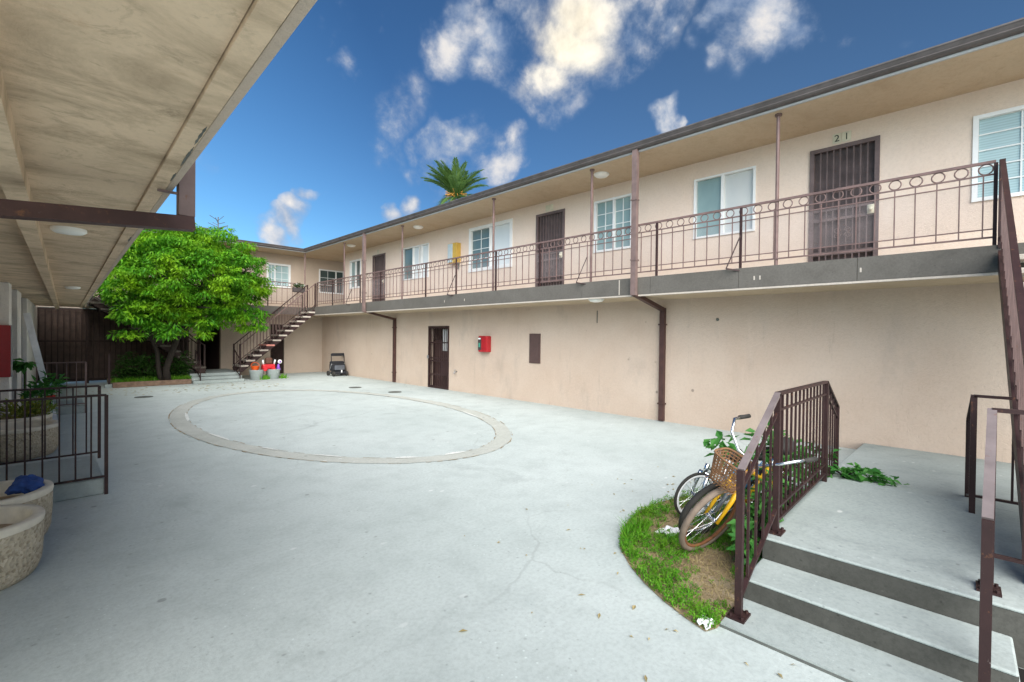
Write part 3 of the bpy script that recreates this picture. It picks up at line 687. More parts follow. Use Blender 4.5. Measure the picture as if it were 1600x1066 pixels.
guard('handrail', 'brown iron guard rail at the back of the landing below the near staircase', [
    dict(a=(5.27, -.09, 0), b=(5.27, -1.4, 0), t=(1.25, 1.25), bot=(.44, .44), n=6, pa=.30, pb=.30),
    dict(a=(5.27, -.09, 0), b=(5.85, -.07, 0), t=(1.25, .98), bot=(.44, .3), n=4, pb=.15)])

# ------------------------------------------------------------------ left stoops with rails
def stoop(label, ya, yb, xe, z):
    s = MB(); s.box(-1.0, ya, .001, xe, yb, z); tag(s.build('stoop', 'steps', base=(xe, ya, 0), bevel=.012), label, 'steps', 'stoops along the left wing')
stoop('low grey concrete stoop behind the near planters on the left', 6.36, 7.62, .43, .17)
stoop('low grey concrete stoop by the ladder on the far left', 13.02, 14.2, .585, .16)
guard('stoop_railing', 'dark red brown railing on the near edge of the first left stoop', [
    dict(a=(.445, 6.345, 0), b=(-.95, 6.345, 0), t=(1.035, 1.035), bot=(.19, .19), n=12, pa=0, pb=.0)], 'railings of the left stoops', w=.028, bar=.014)
guard('stoop_railing', 'dark red brown railing on the far edge of the first left stoop', [
    dict(a=(.47, 7.64, 0), b=(-.95, 7.64, 0), t=(1.02, 1.02), bot=(.2, .2), n=12, pa=.12, pb=.0)], 'railings of the left stoops', w=.028, bar=.014)
guard('stoop_railing', 'greyish brown railing on the distant left stoop beside the ladder', [
    dict(a=(.59, 13.0, 0), b=(-.55, 13.0, 0), t=(1.06, 1.06), bot=(.2, .2), n=8, pa=0, pb=.16)], 'railings of the left stoops', w=.028, bar=.014, mat='iron_pale')

# ------------------------------------------------------------------ planters on the left
def planter(x, y, r, h, label, soil=.12):
    t = thing('planter', (x, y, 0), label, 'planter', 'round concrete planters along the left wing')
    MB().lathe([(r * .82, .0), (r * .86, .012), (r * .90, .03), (r * .955, h * .22), (r * .98, h * .55), (r * .99, h - .05)], (x, y, 0), 48, .004).build('bowl', 'aggregate', t, True)
    MB().lathe([(r * .99, h - .05), (r * 1.0, h - .035), (r * 1.0, h - .01), (r * .985, h), (r * .84, h), (r * .815, h - .012), (r * .79, h - soil), (.001, h - soil + .015)], (x, y, 0), 48).build('rim', 'planter_rim', t, True)
    MB().lathe([(r * .785, h - soil + .005), (r * .4, h - soil + .03), (.001, h - soil + .03)], (x, y, 0), 32, .02).build('soil', 'planter_soil', t, True)
    return t
planter(-.36, 4.68, .36, .41, 'nearest round exposed aggregate planter, empty, at the left edge')
planter(-.31, 5.42, .36, .42, 'round aggregate planter with a blue cloth over its rim')
planter(-.27, 9.08, .42, .42, 'round aggregate planter seen through the stoop railings')
planter(-.32, 10.02, .40, .43, 'round planter with yellow green succulents below the red box', .05)
# blue cloth bunched over the rim
g = MB(); nu, nv = 40, 18
for j in range(nv + 1):
    for i in range(nu):
        a = 2 * math.pi * i / nu; t_ = math.pi * j / nv
        k = 1 + .16 * math.sin(3 * a + 2.1 * t_) + .09 * math.sin(7 * a - 5 * t_) + .05 * math.sin(13 * a + 9 * t_)
        x = .115 * math.sin(t_) * math.cos(a) * k; y = .19 * math.sin(t_) * math.sin(a) * k; z = .075 * math.cos(t_) * k
        z -= .5 * max(0, x - .07) + .35 * max(0, -x - .06)
        g.v.append((-.11 + x * .85, 5.46 + y * .85, .432 + z * .8))
for j in range(nv):
    for i in range(nu): g.f.append((j * nu + i, (j + 1) * nu + i, (j + 1) * nu + (i + 1) % nu, j * nu + (i + 1) % nu))
o = g.build('cloth', 'blue_cloth', base=(-.11, 5.46, .42), smooth=True)
tag(o, 'crumpled dark blue cloth bunched over the rim of a planter', 'cloth')
# plants
def plant(name, label, x, y, z, blobs, mat, size, group=None, droop=.1, aspect=.45, stems=3, hgt=.3):
    t = thing(name, (x, y, z), label, 'plant', group)
    s = MB()
    for k in range(stems):
        a = rnd.uniform(0, 6.28); s.tube([(x, y, z), (x + .04 * math.cos(a), y + .04 * math.sin(a), z + hgt * .5), (x + .12 * math.cos(a), y + .12 * math.sin(a), z + hgt)], [.012, .009, .004], 5)
    s.build('stem', 'bark' if mat != 'leaf_yellow' else 'leaf_dark', t)
    f = MB()
    for (dx, dy, dz, rx, ry, rz, n) in blobs: leaves(f, (x + dx, y + dy, z + dz), n, (rx, ry, rz), size, droop, aspect)
    f.build('foliage', mat, t); return t
plant('succulent', 'yellow green bushy succulent in the planter below the red box', -.2, 9.95, .36, [(-.05, 0, .14, .25, .2, .15, 260), (.12, .05, .12, .2, .2, .14, 160)], 'leaf_yellow', .09, droop=-.6)
plant('leafy_plant', 'taller green plant with a red flower beside the ladder', .02, 11.4, .0, [(-.1, 0, .62, .18, .18, .2, 150), (.06, .1, .78, .15, .15, .16, 90)], 'leaf_weed', .13, stems=5, hgt=.7)
t = thing('flower', (0.08, 10.9, .5), 'small red flower among the plants on the left', 'flower')
MB().tube([(.08, 10.9, .3), (.08, 10.9, .55)], .006, 5).build('stem', 'leaf_weed', t); f = MB(); leaves(f, (.08, 10.9, .56), 30, (.03, .03, .03), .06, -.5, .6); f.build('petals', 'red_plastic', t)
t = thing('broadleaf_plant', (-.3, 11.9, .9), 'pale green drooping leaf cluster beside the white door jamb', 'plant')
f = MB(); leaves(f, (-.27, 11.9, 1.12), 60, (.09, .08, .05), .16, .8, .5); f.build('leaf_head', 'leaf_weed', t); MB().tube([(-.26, 11.9, 0), (-.26, 11.9, 1.0)], .012, 6).build('stem', 'leaf_dark', t)
# ladder leaning on the left wall
t = thing('ladder', (.06, 12.1, 0), 'tall white aluminium ladder leaning against the left wall', 'ladder')
for dy in (0, .36): MB().bar((.12, 12.1 + dy, .0), (-.24, 12.1 + dy, 2.02), .05, .09).build('side_rail', 'aluminium', t)
for k in range(7):
    q = (k + .6) / 7; MB().tube([(.12 - .36 * q, 12.1, 2.02 * q), (.12 - .36 * q, 12.46, 2.02 * q)], .014, 6).build('rung', 'aluminium', t)
# red box on the left
t = thing('red_cabinet', (-.6, 10.5, .9), 'large deep red metal cabinet on the white wall at the left edge', 'cabinet')
MB().box(-1.0, 10.43, .98, -.375, 10.59, 1.78).build('body', 'red_deep', t, bevel=.006); MB().box(-.98, 10.42, 1.0, -.39, 10.429, 1.76).build('door', 'red_deep', t); MB().box(-.372, 10.44, .98, -.36, 10.59, 1.78).build('edge_trim', 'steel_grey', t)

# ------------------------------------------------------------------ fixtures on the right wall
t = thing('extinguisher_cabinet', (8.72, 9.6, 1.25), 'small red fire extinguisher cabinet on the lower wall', 'extinguisher cabinet')
c = MB(); c.box(8.62, 9.43, 1.24, 8.799, 9.80, 1.70); c.build('cabinet', 'red_paint', t, bevel=.03)
c = MB(); c.box(8.612, 9.66, 1.30, 8.619, 9.79, 1.65); c.box(8.63, 9.803, 1.29, 8.78, 9.81, 1.64); c.build('window', 'door_dark', t)
c = MB(); c.tube([(8.70, 9.83, 1.3), (8.70, 9.83, 1.5), (8.70, 9.83, 1.55)], [.035, .035, .01], 8); c.box(8.606, 9.70, 1.38, 8.611, 9.76, 1.5); c.build('label_plate', 'green_label', t)
c = MB(); c.box(8.606, 9.68, 1.6, 8.611, 9.78, 1.64); c.build('notice', 'paper', t)
t = thing('vent_panel', (8.79, 7.8, 1.0), 'tall narrow dark brown metal panel on the lower wall', 'panel')
MB().box(8.775, 7.60, 1.01, 8.799, 7.97, 1.77).build('frame', 'panel_brown', t, bevel=.004); MB().box(8.768, 7.635, 1.045, 8.774, 7.935, 1.735).build('door', 'panel_brown', t)
t = thing('utility_box', (8.7, 11, 3.8), 'yellow and grey utility box on the upper balcony wall', 'utility box')
MB().box(8.62, 10.83, 3.90, 8.799, 11.22, 4.50).build('box', 'utility_yellow', t, bevel=.01); MB().box(8.60, 11.0, 3.92, 8.619, 11.215, 4.48).build('cover', 'utility_grey', t); MB().tube([(8.76, 10.9, 3.9), (8.76, 10.9, 3.72)], .03, 8).build('conduit', 'drain', t)
t = thing('hose_tap', (8.75, 10.96, .55), 'small metal hose tap low on the wall beside the barred gate', 'tap')
MB().tube([(8.8, 10.96, .6), (8.7, 10.96, .6), (8.68, 10.96, .54)], .018, 8).build('spout', 'steel_grey', t, True); MB().tube([(8.72, 10.92, .65), (8.72, 11.0, .65)], .012, 6).build('handle', 'steel_grey', t)
t = MB(); t.sphere((8.79, 3.24, 2.05), .03, 8, 6); t.box(8.785, 5.9, 2.02, 8.799, 5.915, 2.3); tag(t.build('wall_hook', 'drain', base=(8.79, 3.24, 2.05)), 'small dark metal fittings high on the lower wall', 'hook')

# ------------------------------------------------------------------ far end: steps, bed, planters, toys
es = thing('entry_steps', (4.2, 18.3, 0), 'far grey concrete steps leading up to the dark passage', 'steps')
for k, yy in enumerate((18.05, 18.32, 18.59)):
    z = .1 * (k + 1); a = MB(); a.box(3.42, yy, .1 * k + .001, 4.92, 18.9 if k == 2 else yy + .28, z); a.build('tread' if k < 2 else 'landing', 'steps', es, bevel=.01)
a = MB(); a.box(3.44, 18.9, .001, 5.0, 20.69, .3); a.build('landing', 'steps', es)
for x, lb in ((3.62, 'left'), (4.80, 'right')):
    guard('handrail', 'thin dark handrail on the %s side of the far passage steps' % lb, [dict(a=(x, 18.1, 0), b=(x, 18.8, 0), t=(.78, 1.1), bot=(.2, .45), n=3, pa=.1, pb=.3)], 'handrails of the far steps', w=.03)
pl = MB(); pl.box(1.42, 18.2, .001, 3.40, 18.34, .16); tag(pl.build('bed_curb', 'brick_curb', base=(2.4, 18.3, 0), bevel=.01), 'low brown brick curb in front of the planting bed', 'curb')
pl = MB(); pl.box(1.45, 18.34, .001, 3.42, 20.5, .12); tag(pl.build('bed_soil', 'soil'), kind='structure')
for i, (x, y, lb, mt) in enumerate(((1.75, 18.75, 'dark leafy shrub at the left end of the bed', 'leaf_dark'), (2.25, 18.7, 'dark green shrub in the bed left of the tree trunk', 'leaf_dark'), (3.1, 18.8, 'dark green shrub in the bed right of the tree trunk', 'leaf_dark'))):
    plant('shrub', lb, x, y, .12, [(0, 0, .25, .32, .25, .25, 300), (.1, -.1, .6, .34, .2, .4, 330)], mt, .13, 'shrubs in the planting bed', stems=4, hgt=.5)
gr = MB()
for _ in range(1500):
    x, y = rnd.uniform(1.45, 3.42), rnd.uniform(18.36, 18.9); h = rnd.uniform(.08, .2); a = rnd.uniform(0, 6.28); w = .018
    gr.add([(x - w * math.cos(a), y - w * math.sin(a), .12), (x + w * math.cos(a), y + w * math.sin(a), .12), (x + rnd.gauss(0, .06), y + rnd.gauss(0, .06), .12 + h)], [(0, 1, 2)])
tag(gr.build('bed_grass', 'grass'), 'bright green ground cover along the front of the bed', 'grass', kind='stuff')
t = thing('metal_stake', (1.36, 18.6, 0), 'short dark metal post in a pale concrete foot left of the bed', 'post')
MB().bar((1.36, 18.5, .1), (1.36, 18.5, 1.02), .05).build('post', 'iron', t); MB().box(1.25, 18.4, .001, 1.47, 18.6, .1).build('foot', 'steps', t, bevel=.01)
def pot(x, y, label):
    t = thing('planter', (x, y, 0), label, 'planter', 'grey planters by the far stairs')
    MB().lathe([(.19, 0), (.2, .01), (.245, .34), (.25, .36), (.215, .365), (.205, .3), (.001, .3)], (x, y, 0), 28).build('bowl', 'steps', t, True)
    MB().lathe([(.203, .31), (.001, .32)], (x, y, 0), 20).build('soil', 'planter_soil', t)
pot(5.46, 18.55, 'grey far planter holding an orange bucket'); pot(6.03, 18.55, 'grey far planter holding red and purple toys')
t = thing('toy_bucket', (5.3, 18.5, .36), 'bright orange plastic toy bucket on a grey planter', 'toy')
MB().lathe([(.10, 0), (.14, .16), (.15, .17), (.13, .17), (.1, .05), (.001, .05)], (5.4, 18.5, .33), 20).build('bucket', 'orange_plastic', t, True); MB().ring((5.4, 18.5, .5), (1, 0, 0), (0, .3, .95), .14, .01, 16, 5, 0, math.pi).build('handle', 'orange_plastic', t)
t = thing('toy_car', (5.85, 18.5, .36), 'red plastic ride-on toy with white handles on the planters', 'toy')
MB().box(5.62, 18.36, .38, 6.06, 18.62, .56).build('body', 'red_plastic', t, bevel=.05); MB().box(5.74, 18.42, .56, 5.98, 18.58, .8).build('seat', 'brown_plastic', t, bevel=.05)
for x in (5.66, 6.03): MB().tube([(x, 18.45, .55), (x + (.03 if x > 5.8 else -.03), 18.42, .72)], .032, 8).build('handle', 'white_plastic', t, True)
for x in (5.7, 5.98): MB().tube([(x, 18.34, .38), (x, 18.64, .38)], .07, 14).build('wheel', 'red_plastic', t)
t = thing('toy_flower', (6.2, 18.5, .34), 'purple toy with a white round head beside the red toy', 'toy')
MB().lathe([(.001, 0), (.09, .0), (.05, .12), (.035, .22), (.001, .24)], (6.2, 18.5, .32), 16).build('body', 'purple_plastic', t, True); MB().sphere((6.24, 18.46, .64), .08, 12, 8, (1, .5, 1)).build('head', 'white_plastic', t, True)
MB().sphere((6.24, 18.42, .64), .035, 10, 6).build('eye', 'purple_plastic', t, True)
gr = MB()
for _ in range(160):
    x, y = rnd.choice(((5.72, 18.4), (6.35, 18.5), (5.75, 18.6))); x += rnd.gauss(0, .07); y += rnd.gauss(0, .08); h = rnd.uniform(.06, .2)
    gr.add([(x - .02, y, 0), (x + .02, y, 0), (x + rnd.gauss(0, .04), y, h)], [(0, 1, 2)])
tag(gr.build('weeds', 'grass'), 'green weeds growing between the far planters', 'weeds', kind='stuff')
# stroller
t = thing('stroller', (8.43, 18.3, 0), 'black folding baby stroller parked against the far end of the wall', 'stroller')
X0, X1, Y0 = 8.1, 8.72, 18.3
MB().box(X0 + .05, Y0 - .2, .20, X1 - .05, Y0 + .2, .50).build('seat', 'black_fabric', t, bevel=.05)
MB().box(X0 + .1, Y0 - .26, .24, X1 - .1, Y0 - .2, .44).build('seat_front', 'grey_fabric', t, bevel=.03)
MB().box(X0 + .03, Y0 - .05, .46, X1 - .03, Y0 + .14, .60).build('canopy', 'black_fabric', t, bevel=.05)
MB().box(X0 + .06, Y0 - .28, .07, X1 - .02, Y0 + .1, .19).build('basket', 'black_fabric', t, bevel=.03)
for x in (X0 + .04, X1 - .04):
    MB().tube([(x, Y0 - .25, .1), (x + .03, Y0, .5), (x + .1, Y0 + .2, .90)], .016, 8).build('frame_tube', 'black_fabric', t, True)
    MB().tube([(x, Y0 + .2, .1), (x + .02, Y0 - .05, .5)], .014, 8).build('frame_tube', 'steel_grey', t, True)
    for y in (Y0 - .26, Y0 + .22): MB().tube([(x - .035, y, .1), (x + .035, y, .1)], .098, 18).build('wheel', 'rubber', t)
MB().box(X0 + .16, Y0 + .17, .80, X1 + .06, Y0 + .23, .92).build('handle', 'black_fabric', t, bevel=.02)
MB().box(8.44, Y0 - .30, .15, 8.49, Y0 - .282, .25).build('tag', 'paper', t)
# planter box hung on far railing
t = thing('flower_box', (7.3, 19.55, 3.4), 'dark flower box with white blooms on the far balcony railing', 'planter')
MB().box(7.08, 19.44, 3.42, 7.55, 19.6, 3.6).build('box', 'door_dark', t, bevel=.01); f = MB(); leaves(f, (7.3, 19.5, 3.68), 130, (.22, .08, .1), .1, -.2, .5); f.build('foliage', 'leaf_dark', t)
f = MB()
for x in (7.17, 7.36, 7.48): leaves(f, (x, 19.45, 3.7), 14, (.035, .03, .04), .06, 0, .7)
f.build('blooms', 'white_plastic', t)
# things on the far roof
t = MB(); t.box(4.06, 20.4, 5.2, 4.32, 20.7, 5.62); t.box(4.03, 20.37, 5.62, 4.35, 20.73, 5.67); tag(t.build('roof_vent', 'drain', base=(4.2, 20.5, 5.2)), 'small grey box vent on the far roof above the tree', 'vent')
t = MB(); t.lathe([(.08, 0), (.08, .25), (.12, .26), (.12, .3), (.001, .34)], (5.2, 20.4, 5.2), 12); tag(t.build('roof_vent', 'drain', base=(5.2, 20.4, 5.2)), 'small round vent pipe on the far roof edge', 'vent')
t = thing('antenna', (5.0, 22, 5.3), 'thin dark twiggy antenna sticking up over the far roof', 'antenna')
f = MB(); f.tube([(5.0, 22, 5.3), (5.0, 22, 6.5)], .02, 6)
for k in range(16):
    a = rnd.uniform(0, 6.28); z = rnd.uniform(5.6, 6.4); f.tube([(5, 22, z), (5 + .35 * math.cos(a), 22 + .35 * math.sin(a), z + .15)], .012, 4)
f.build('rods', 'drain', t)

# ------------------------------------------------------------------ courtyard tree
t = thing('broadleaf_tree', (2.8, 18.35, 0), 'bright green leafy courtyard tree with a wide drooping crown', 'tree')
tr = MB()
tr.tube([(2.78, 18.38, .1), (2.74, 18.36, .5), (2.86, 18.3, 1.0), (3.0, 18.2, 1.5), (3.1, 18.1, 2.0)], [.12, .09, .085, .08, .07], 10)
tr.tube([(2.62, 18.42, .1), (2.55, 18.4, .5), (2.5, 18.35, 1.1), (2.2, 18.2, 1.9), (1.9, 18.1, 2.6)], [.08, .065, .06, .05, .03], 8)
for _ in range(16):
    a = rnd.uniform(0, 6.28); e = (3.2 + 1.9 * math.cos(a), 18.0 + 1.1 * math.sin(a), rnd.uniform(2.4, 4.6)); s = (3.0 + rnd.uniform(-.1, .1), 18.2, rnd.uniform(1.5, 2.1))
    mid = ((s[0] + e[0]) / 2, (s[1] + e[1]) / 2, (s[2] + e[2]) / 2 + .25); tr.tube([s, mid, e], [.05, .035, .012], 6)
tr.build('trunk', 'bark', t, True)
cr = MB()
def crown_r(d):
    return Vector((d.x * 2.3, d.y * 1.65, d.z * (1.62 if d.z > 0 else 1.45)))
lobes = 0
while lobes < 640:
    d = Vector((rnd.gauss(0, 1), rnd.gauss(0, 1), rnd.gauss(0, 1))).normalized()
    q = rnd.uniform(.58, 1.06) + .07 * math.sin(5 * d.x + 2) * math.sin(4 * d.z + 1)
    c = Vector((3.24, 17.95, 3.56)) + crown_r(d) * q
    if c.z < 2.2 and rnd.random() < .6: continue
    rr = rnd.uniform(.17, .30)
    leaves(cr, c, int(rnd.uniform(85, 120) * (rr / .25)), (rr, rr, rr * .6), .125, .75, .36); lobes += 1
for _ in range(26):
    a = rnd.uniform(0, 6.28); c = (4.5 + rnd.uniform(-.5, .8), 17.6 + rnd.uniform(-.4, .4), rnd.uniform(1.8, 2.6)); leaves(cr, c, 50, (.22, .22, .14), .17, .75, .32)
for c in ((3.55, 17.6, 1.85), (3.75, 17.6, 1.95), (3.4, 17.6, 1.95)): leaves(cr, c, 50, (.2, .2, .12), .15, .6, .34)
for _ in range(64): c = (rnd.uniform(1.3, 3.6), 17.6 + rnd.uniform(-.5, .3), rnd.uniform(1.6, 2.5)); leaves(cr, c, 45, (.24, .24, .15), .17, .75, .32)
for _ in range(30):
    d = Vector((rnd.gauss(0, 1), rnd.gauss(0, 1), abs(rnd.gauss(0, 1)))).normalized(); c = Vector((3.24, 17.95, 3.56)) + crown_r(d) * 1.1; leaves(cr, c, 12, (.1, .1, .12), .16, .2, .3)
cr.build('crown', 'leaf_tree', t)

# ------------------------------------------------------------------ palm beyond the right wing
t = thing('palm_tree', (20, 25.2, 0), 'palm tree crown showing above the right wing roof', 'palm')
PC = Vector((20, 25.2, 11.3))
MB().tube([(20, 25.3, 0), (20.1, 25.3, 5), PC - Vector((0, 0, .2))], [.45, .36, .4], 12).build('trunk', 'palm_trunk', t, True)
side = Vector((.7, -.714, 0)); fwd = Vector((-.7, -.7, 0))
for k in range(46):
    a = rnd.uniform(0, 6.283); el = rnd.uniform(-.2, 1.45) if k > 12 else rnd.uniform(.9, 1.5)
    d = side * math.cos(a) + fwd * math.sin(a); Ln = rnd.uniform(2.1, 2.9)
    pts = []; p = PC.copy(); cur = el
    for s in range(13):
        pts.append(p.copy()); p = p + (d * math.cos(cur) + Vector((0, 0, 1)) * math.sin(cur)) * Ln / 12; cur -= .035 + .10 * (s / 12) * (1.25 - el * .45)
    f = MB(); f.tube(pts, [.05 * (1 - i / 14) + .006 for i in range(13)], 5)
    for i in range(1, 12):
        tg = (pts[i + 1] - pts[i - 1]).normalized(); sd = tg.cross(Vector((0, 0, 1))).normalized()
        for m in range(5):
            b0 = pts[i].lerp(pts[i + 1], m / 5)
            for sg in (-1, 1):
                l = .55 * math.sin(math.pi * min(1, (i + .5) / 12) * .8 + .35); tip = b0 + (sd * sg * .62 + tg * .8 + Vector((0, 0, -.12 + rnd.gauss(0, .08)))) * l
                f.add([b0, b0 + tg * .05 + (tip - b0) * .5 + Vector((0, 0, .015)), tip, b0 - tg * .02 + (tip - b0) * .45], [(0, 1, 2, 3)])
    f.build('frond', 'leaf_palm', t)
f = MB()
for k in range(40):
    a = rnd.uniform(0, 6.28); f.tube([PC, PC + Vector((.35 * math.cos(a), .35 * math.sin(a), .25)), PC + Vector((.75 * math.cos(a), .75 * math.sin(a), .1 + rnd.uniform(-.2, .35)))], [.03, .025, .02], 4)
f.build('flower_stalks', 'palm_orange', t)

# ------------------------------------------------------------------ grass patch, weeds, bicycles
bed = [(2.74, .985), (2.66, 1.02), (2.70, 1.15), (2.77, 1.32), (2.88, 1.52), (3.02, 1.71), (3.22, 1.92), (3.46, 2.06), (3.75, 2.16), (4.05, 2.2), (4.4, 2.18), (4.75, 2.1), (5.1, 1.98), (5.45, 1.78), (5.75, 1.5), (5.95, 1.2), (5.98, .985)]
def inside(x, y):
    c = False; n = len(bed)
    for i in range(n):
        (xa, ya), (xb, yb) = bed[i], bed[i - 1]
        if (ya > y) != (yb > y) and x < (xb - xa) * (y - ya) / (yb - ya) + xa: c = not c
    return c
g = MB(); g.sheet(bed, .005); tag(g.build('soil', 'soil'), kind='structure')
def dens(x, y):
    edge = min(math.hypot(x - a, y - b) for a, b in bed[1:14])
    v = math.sin(x * 7.1 + 1.3) * math.sin(y * 8.3 + .4) + .7 * math.sin(x * 17 + y * 13) * math.sin(y * 21 - x * 9)
    bare = math.exp(-(((x - 3.12) / .22) ** 2 + ((y - 1.16) / .2) ** 2)) + .9 * math.exp(-(((x - 3.42) / .25) ** 2 + ((y - 1.3) / .14) ** 2)) + .9 * math.exp(-(((x - 3.95) / .4) ** 2 + ((y - 1.95) / .2) ** 2)) + .5 * math.exp(-(((x - 3.3) / .1) ** 2 + ((y - 1.75) / .08) ** 2))
    return (.84 if edge < .24 else .52) + .40 * v - .85 * bare
gr = MB(); dg = MB(); cnt = 0
while cnt < 22000:
    x, y = rnd.uniform(2.62, 6.0), rnd.uniform(.985, 2.22)
    if x > 4.6 and rnd.random() < .5: continue
    if not inside(x, y): continue
    cnt += 1; d = dens(x, y)
    if rnd.random() > d:
        if rnd.random() < .6: continue
        h = rnd.uniform(.006, .03); a = rnd.uniform(0, 6.28); w = rnd.uniform(.002, .004)
        dg.add([(x - w * math.cos(a), y - w * math.sin(a), .005), (x + w * math.cos(a), y + w * math.sin(a), .005), (x + rnd.gauss(0, .035), y + rnd.gauss(0, .035), .007 + h)], [(0, 1, 2)]); continue
    k = max(0, min(1, d)); z = rnd.uniform(.012, .022 + .05 * k)
    if rnd.random() < .72:      # clover-like leaflets on the clumps
        a = rnd.uniform(0, 6.28); r_ = rnd.uniform(.007, .014); tx, ty = rnd.gauss(0, .4), rnd.gauss(0, .4)
        for m in range(3):
            b_ = a + m * 2.09; ca, sa = math.cos(b_), math.sin(b_)
            P4 = [(0, 0), (r_ * (ca - .45 * sa), r_ * (sa + .45 * ca)), (1.5 * r_ * ca, 1.5 * r_ * sa), (r_ * (ca + .45 * sa), r_ * (sa - .45 * ca))]
            gr.add([(x + u_, y + v_, z + u_ * tx + v_ * ty) for u_, v_ in P4], [(0, 1, 2, 3)])
    else:
        a = rnd.uniform(0, 6.28); w = rnd.uniform(.003, .007); h = z * 1.5
        gr.add([(x - w * math.cos(a), y - w * math.sin(a), .005), (x + w * math.cos(a), y + w * math.sin(a), .005), (x + rnd.gauss(0, .02), y + rnd.gauss(0, .02), .006 + h)], [(0, 1, 2)])
for _ in range(70):             # taller tufts at the far tip
    x, y = 3.6 + rnd.gauss(0, .16), 1.98 + rnd.gauss(0, .05)
    if not inside(x, y): continue
    for m in range(5):
        a = rnd.uniform(0, 6.28); h = rnd.uniform(.05, .13); gr.add([(x - .006 * math.cos(a), y - .006 * math.sin(a), .005), (x + .006 * math.cos(a), y + .006 * math.sin(a), .005), (x + rnd.gauss(0, .04), y + rnd.gauss(0, .04), h)], [(0, 1, 2)])
tag(gr.build('grass', 'grass'), 'bright green grass patch beside the entry steps', 'grass', kind='stuff'); tag(dg.build('dry_grass', 'dry_grass'), 'dry straw coloured grass in the patch by the steps', 'grass', kind='stuff')
for (x, y, z, lb, bl) in ((4.35, 1.2, 0, 'leafy green weed growing behind the yellow bicycle', [(0, 0, .5, .25, .15, .35, 150), (-.3, .25, .78, .12, .1, .1, 40), (.1, 0, .8, .2, .12, .15, 60)]),
                      (4.95, 1.15, 0, 'leafy green weed growing through the handrail bars', [(0, 0, .4, .3, .15, .3, 150), (.2, 0, .6, .2, .1, .15, 50)]),
                      (5.5, 1.08, 0, 'leafy green weed at the corner post of the handrail', [(0, 0, .4, .2, .12, .25, 100), (.25, -.05, .45, .15, .12, .1, 40)]),
                      (3.75, 1.08, 0, 'low leafy weed at the side of the steps', [(0, 0, .2, .3, .08, .2, 170), (.15, .0, .35, .2, .07, .12, 70)])):
    plant('weed_plant', lb, x, y, z, bl, 'leaf_weed', .10, 'weeds around the bicycles', stems=5, hgt=.6, aspect=.55)
plant('creeping_plant', 'sprawling green plant creeping over the landing edge', 5.7, .82, .28, [(0, .02, .06, .14, .12, .06, 45), (.1, -.1, .07, .16, .12, .06, 45), (.12, -.26, .05, .13, .11, .05, 30), (.05, -.38, .04, .07, .09, .04, 12)], 'leaf_weed', .10, stems=3, hgt=.1, aspect=.6, droop=.05)

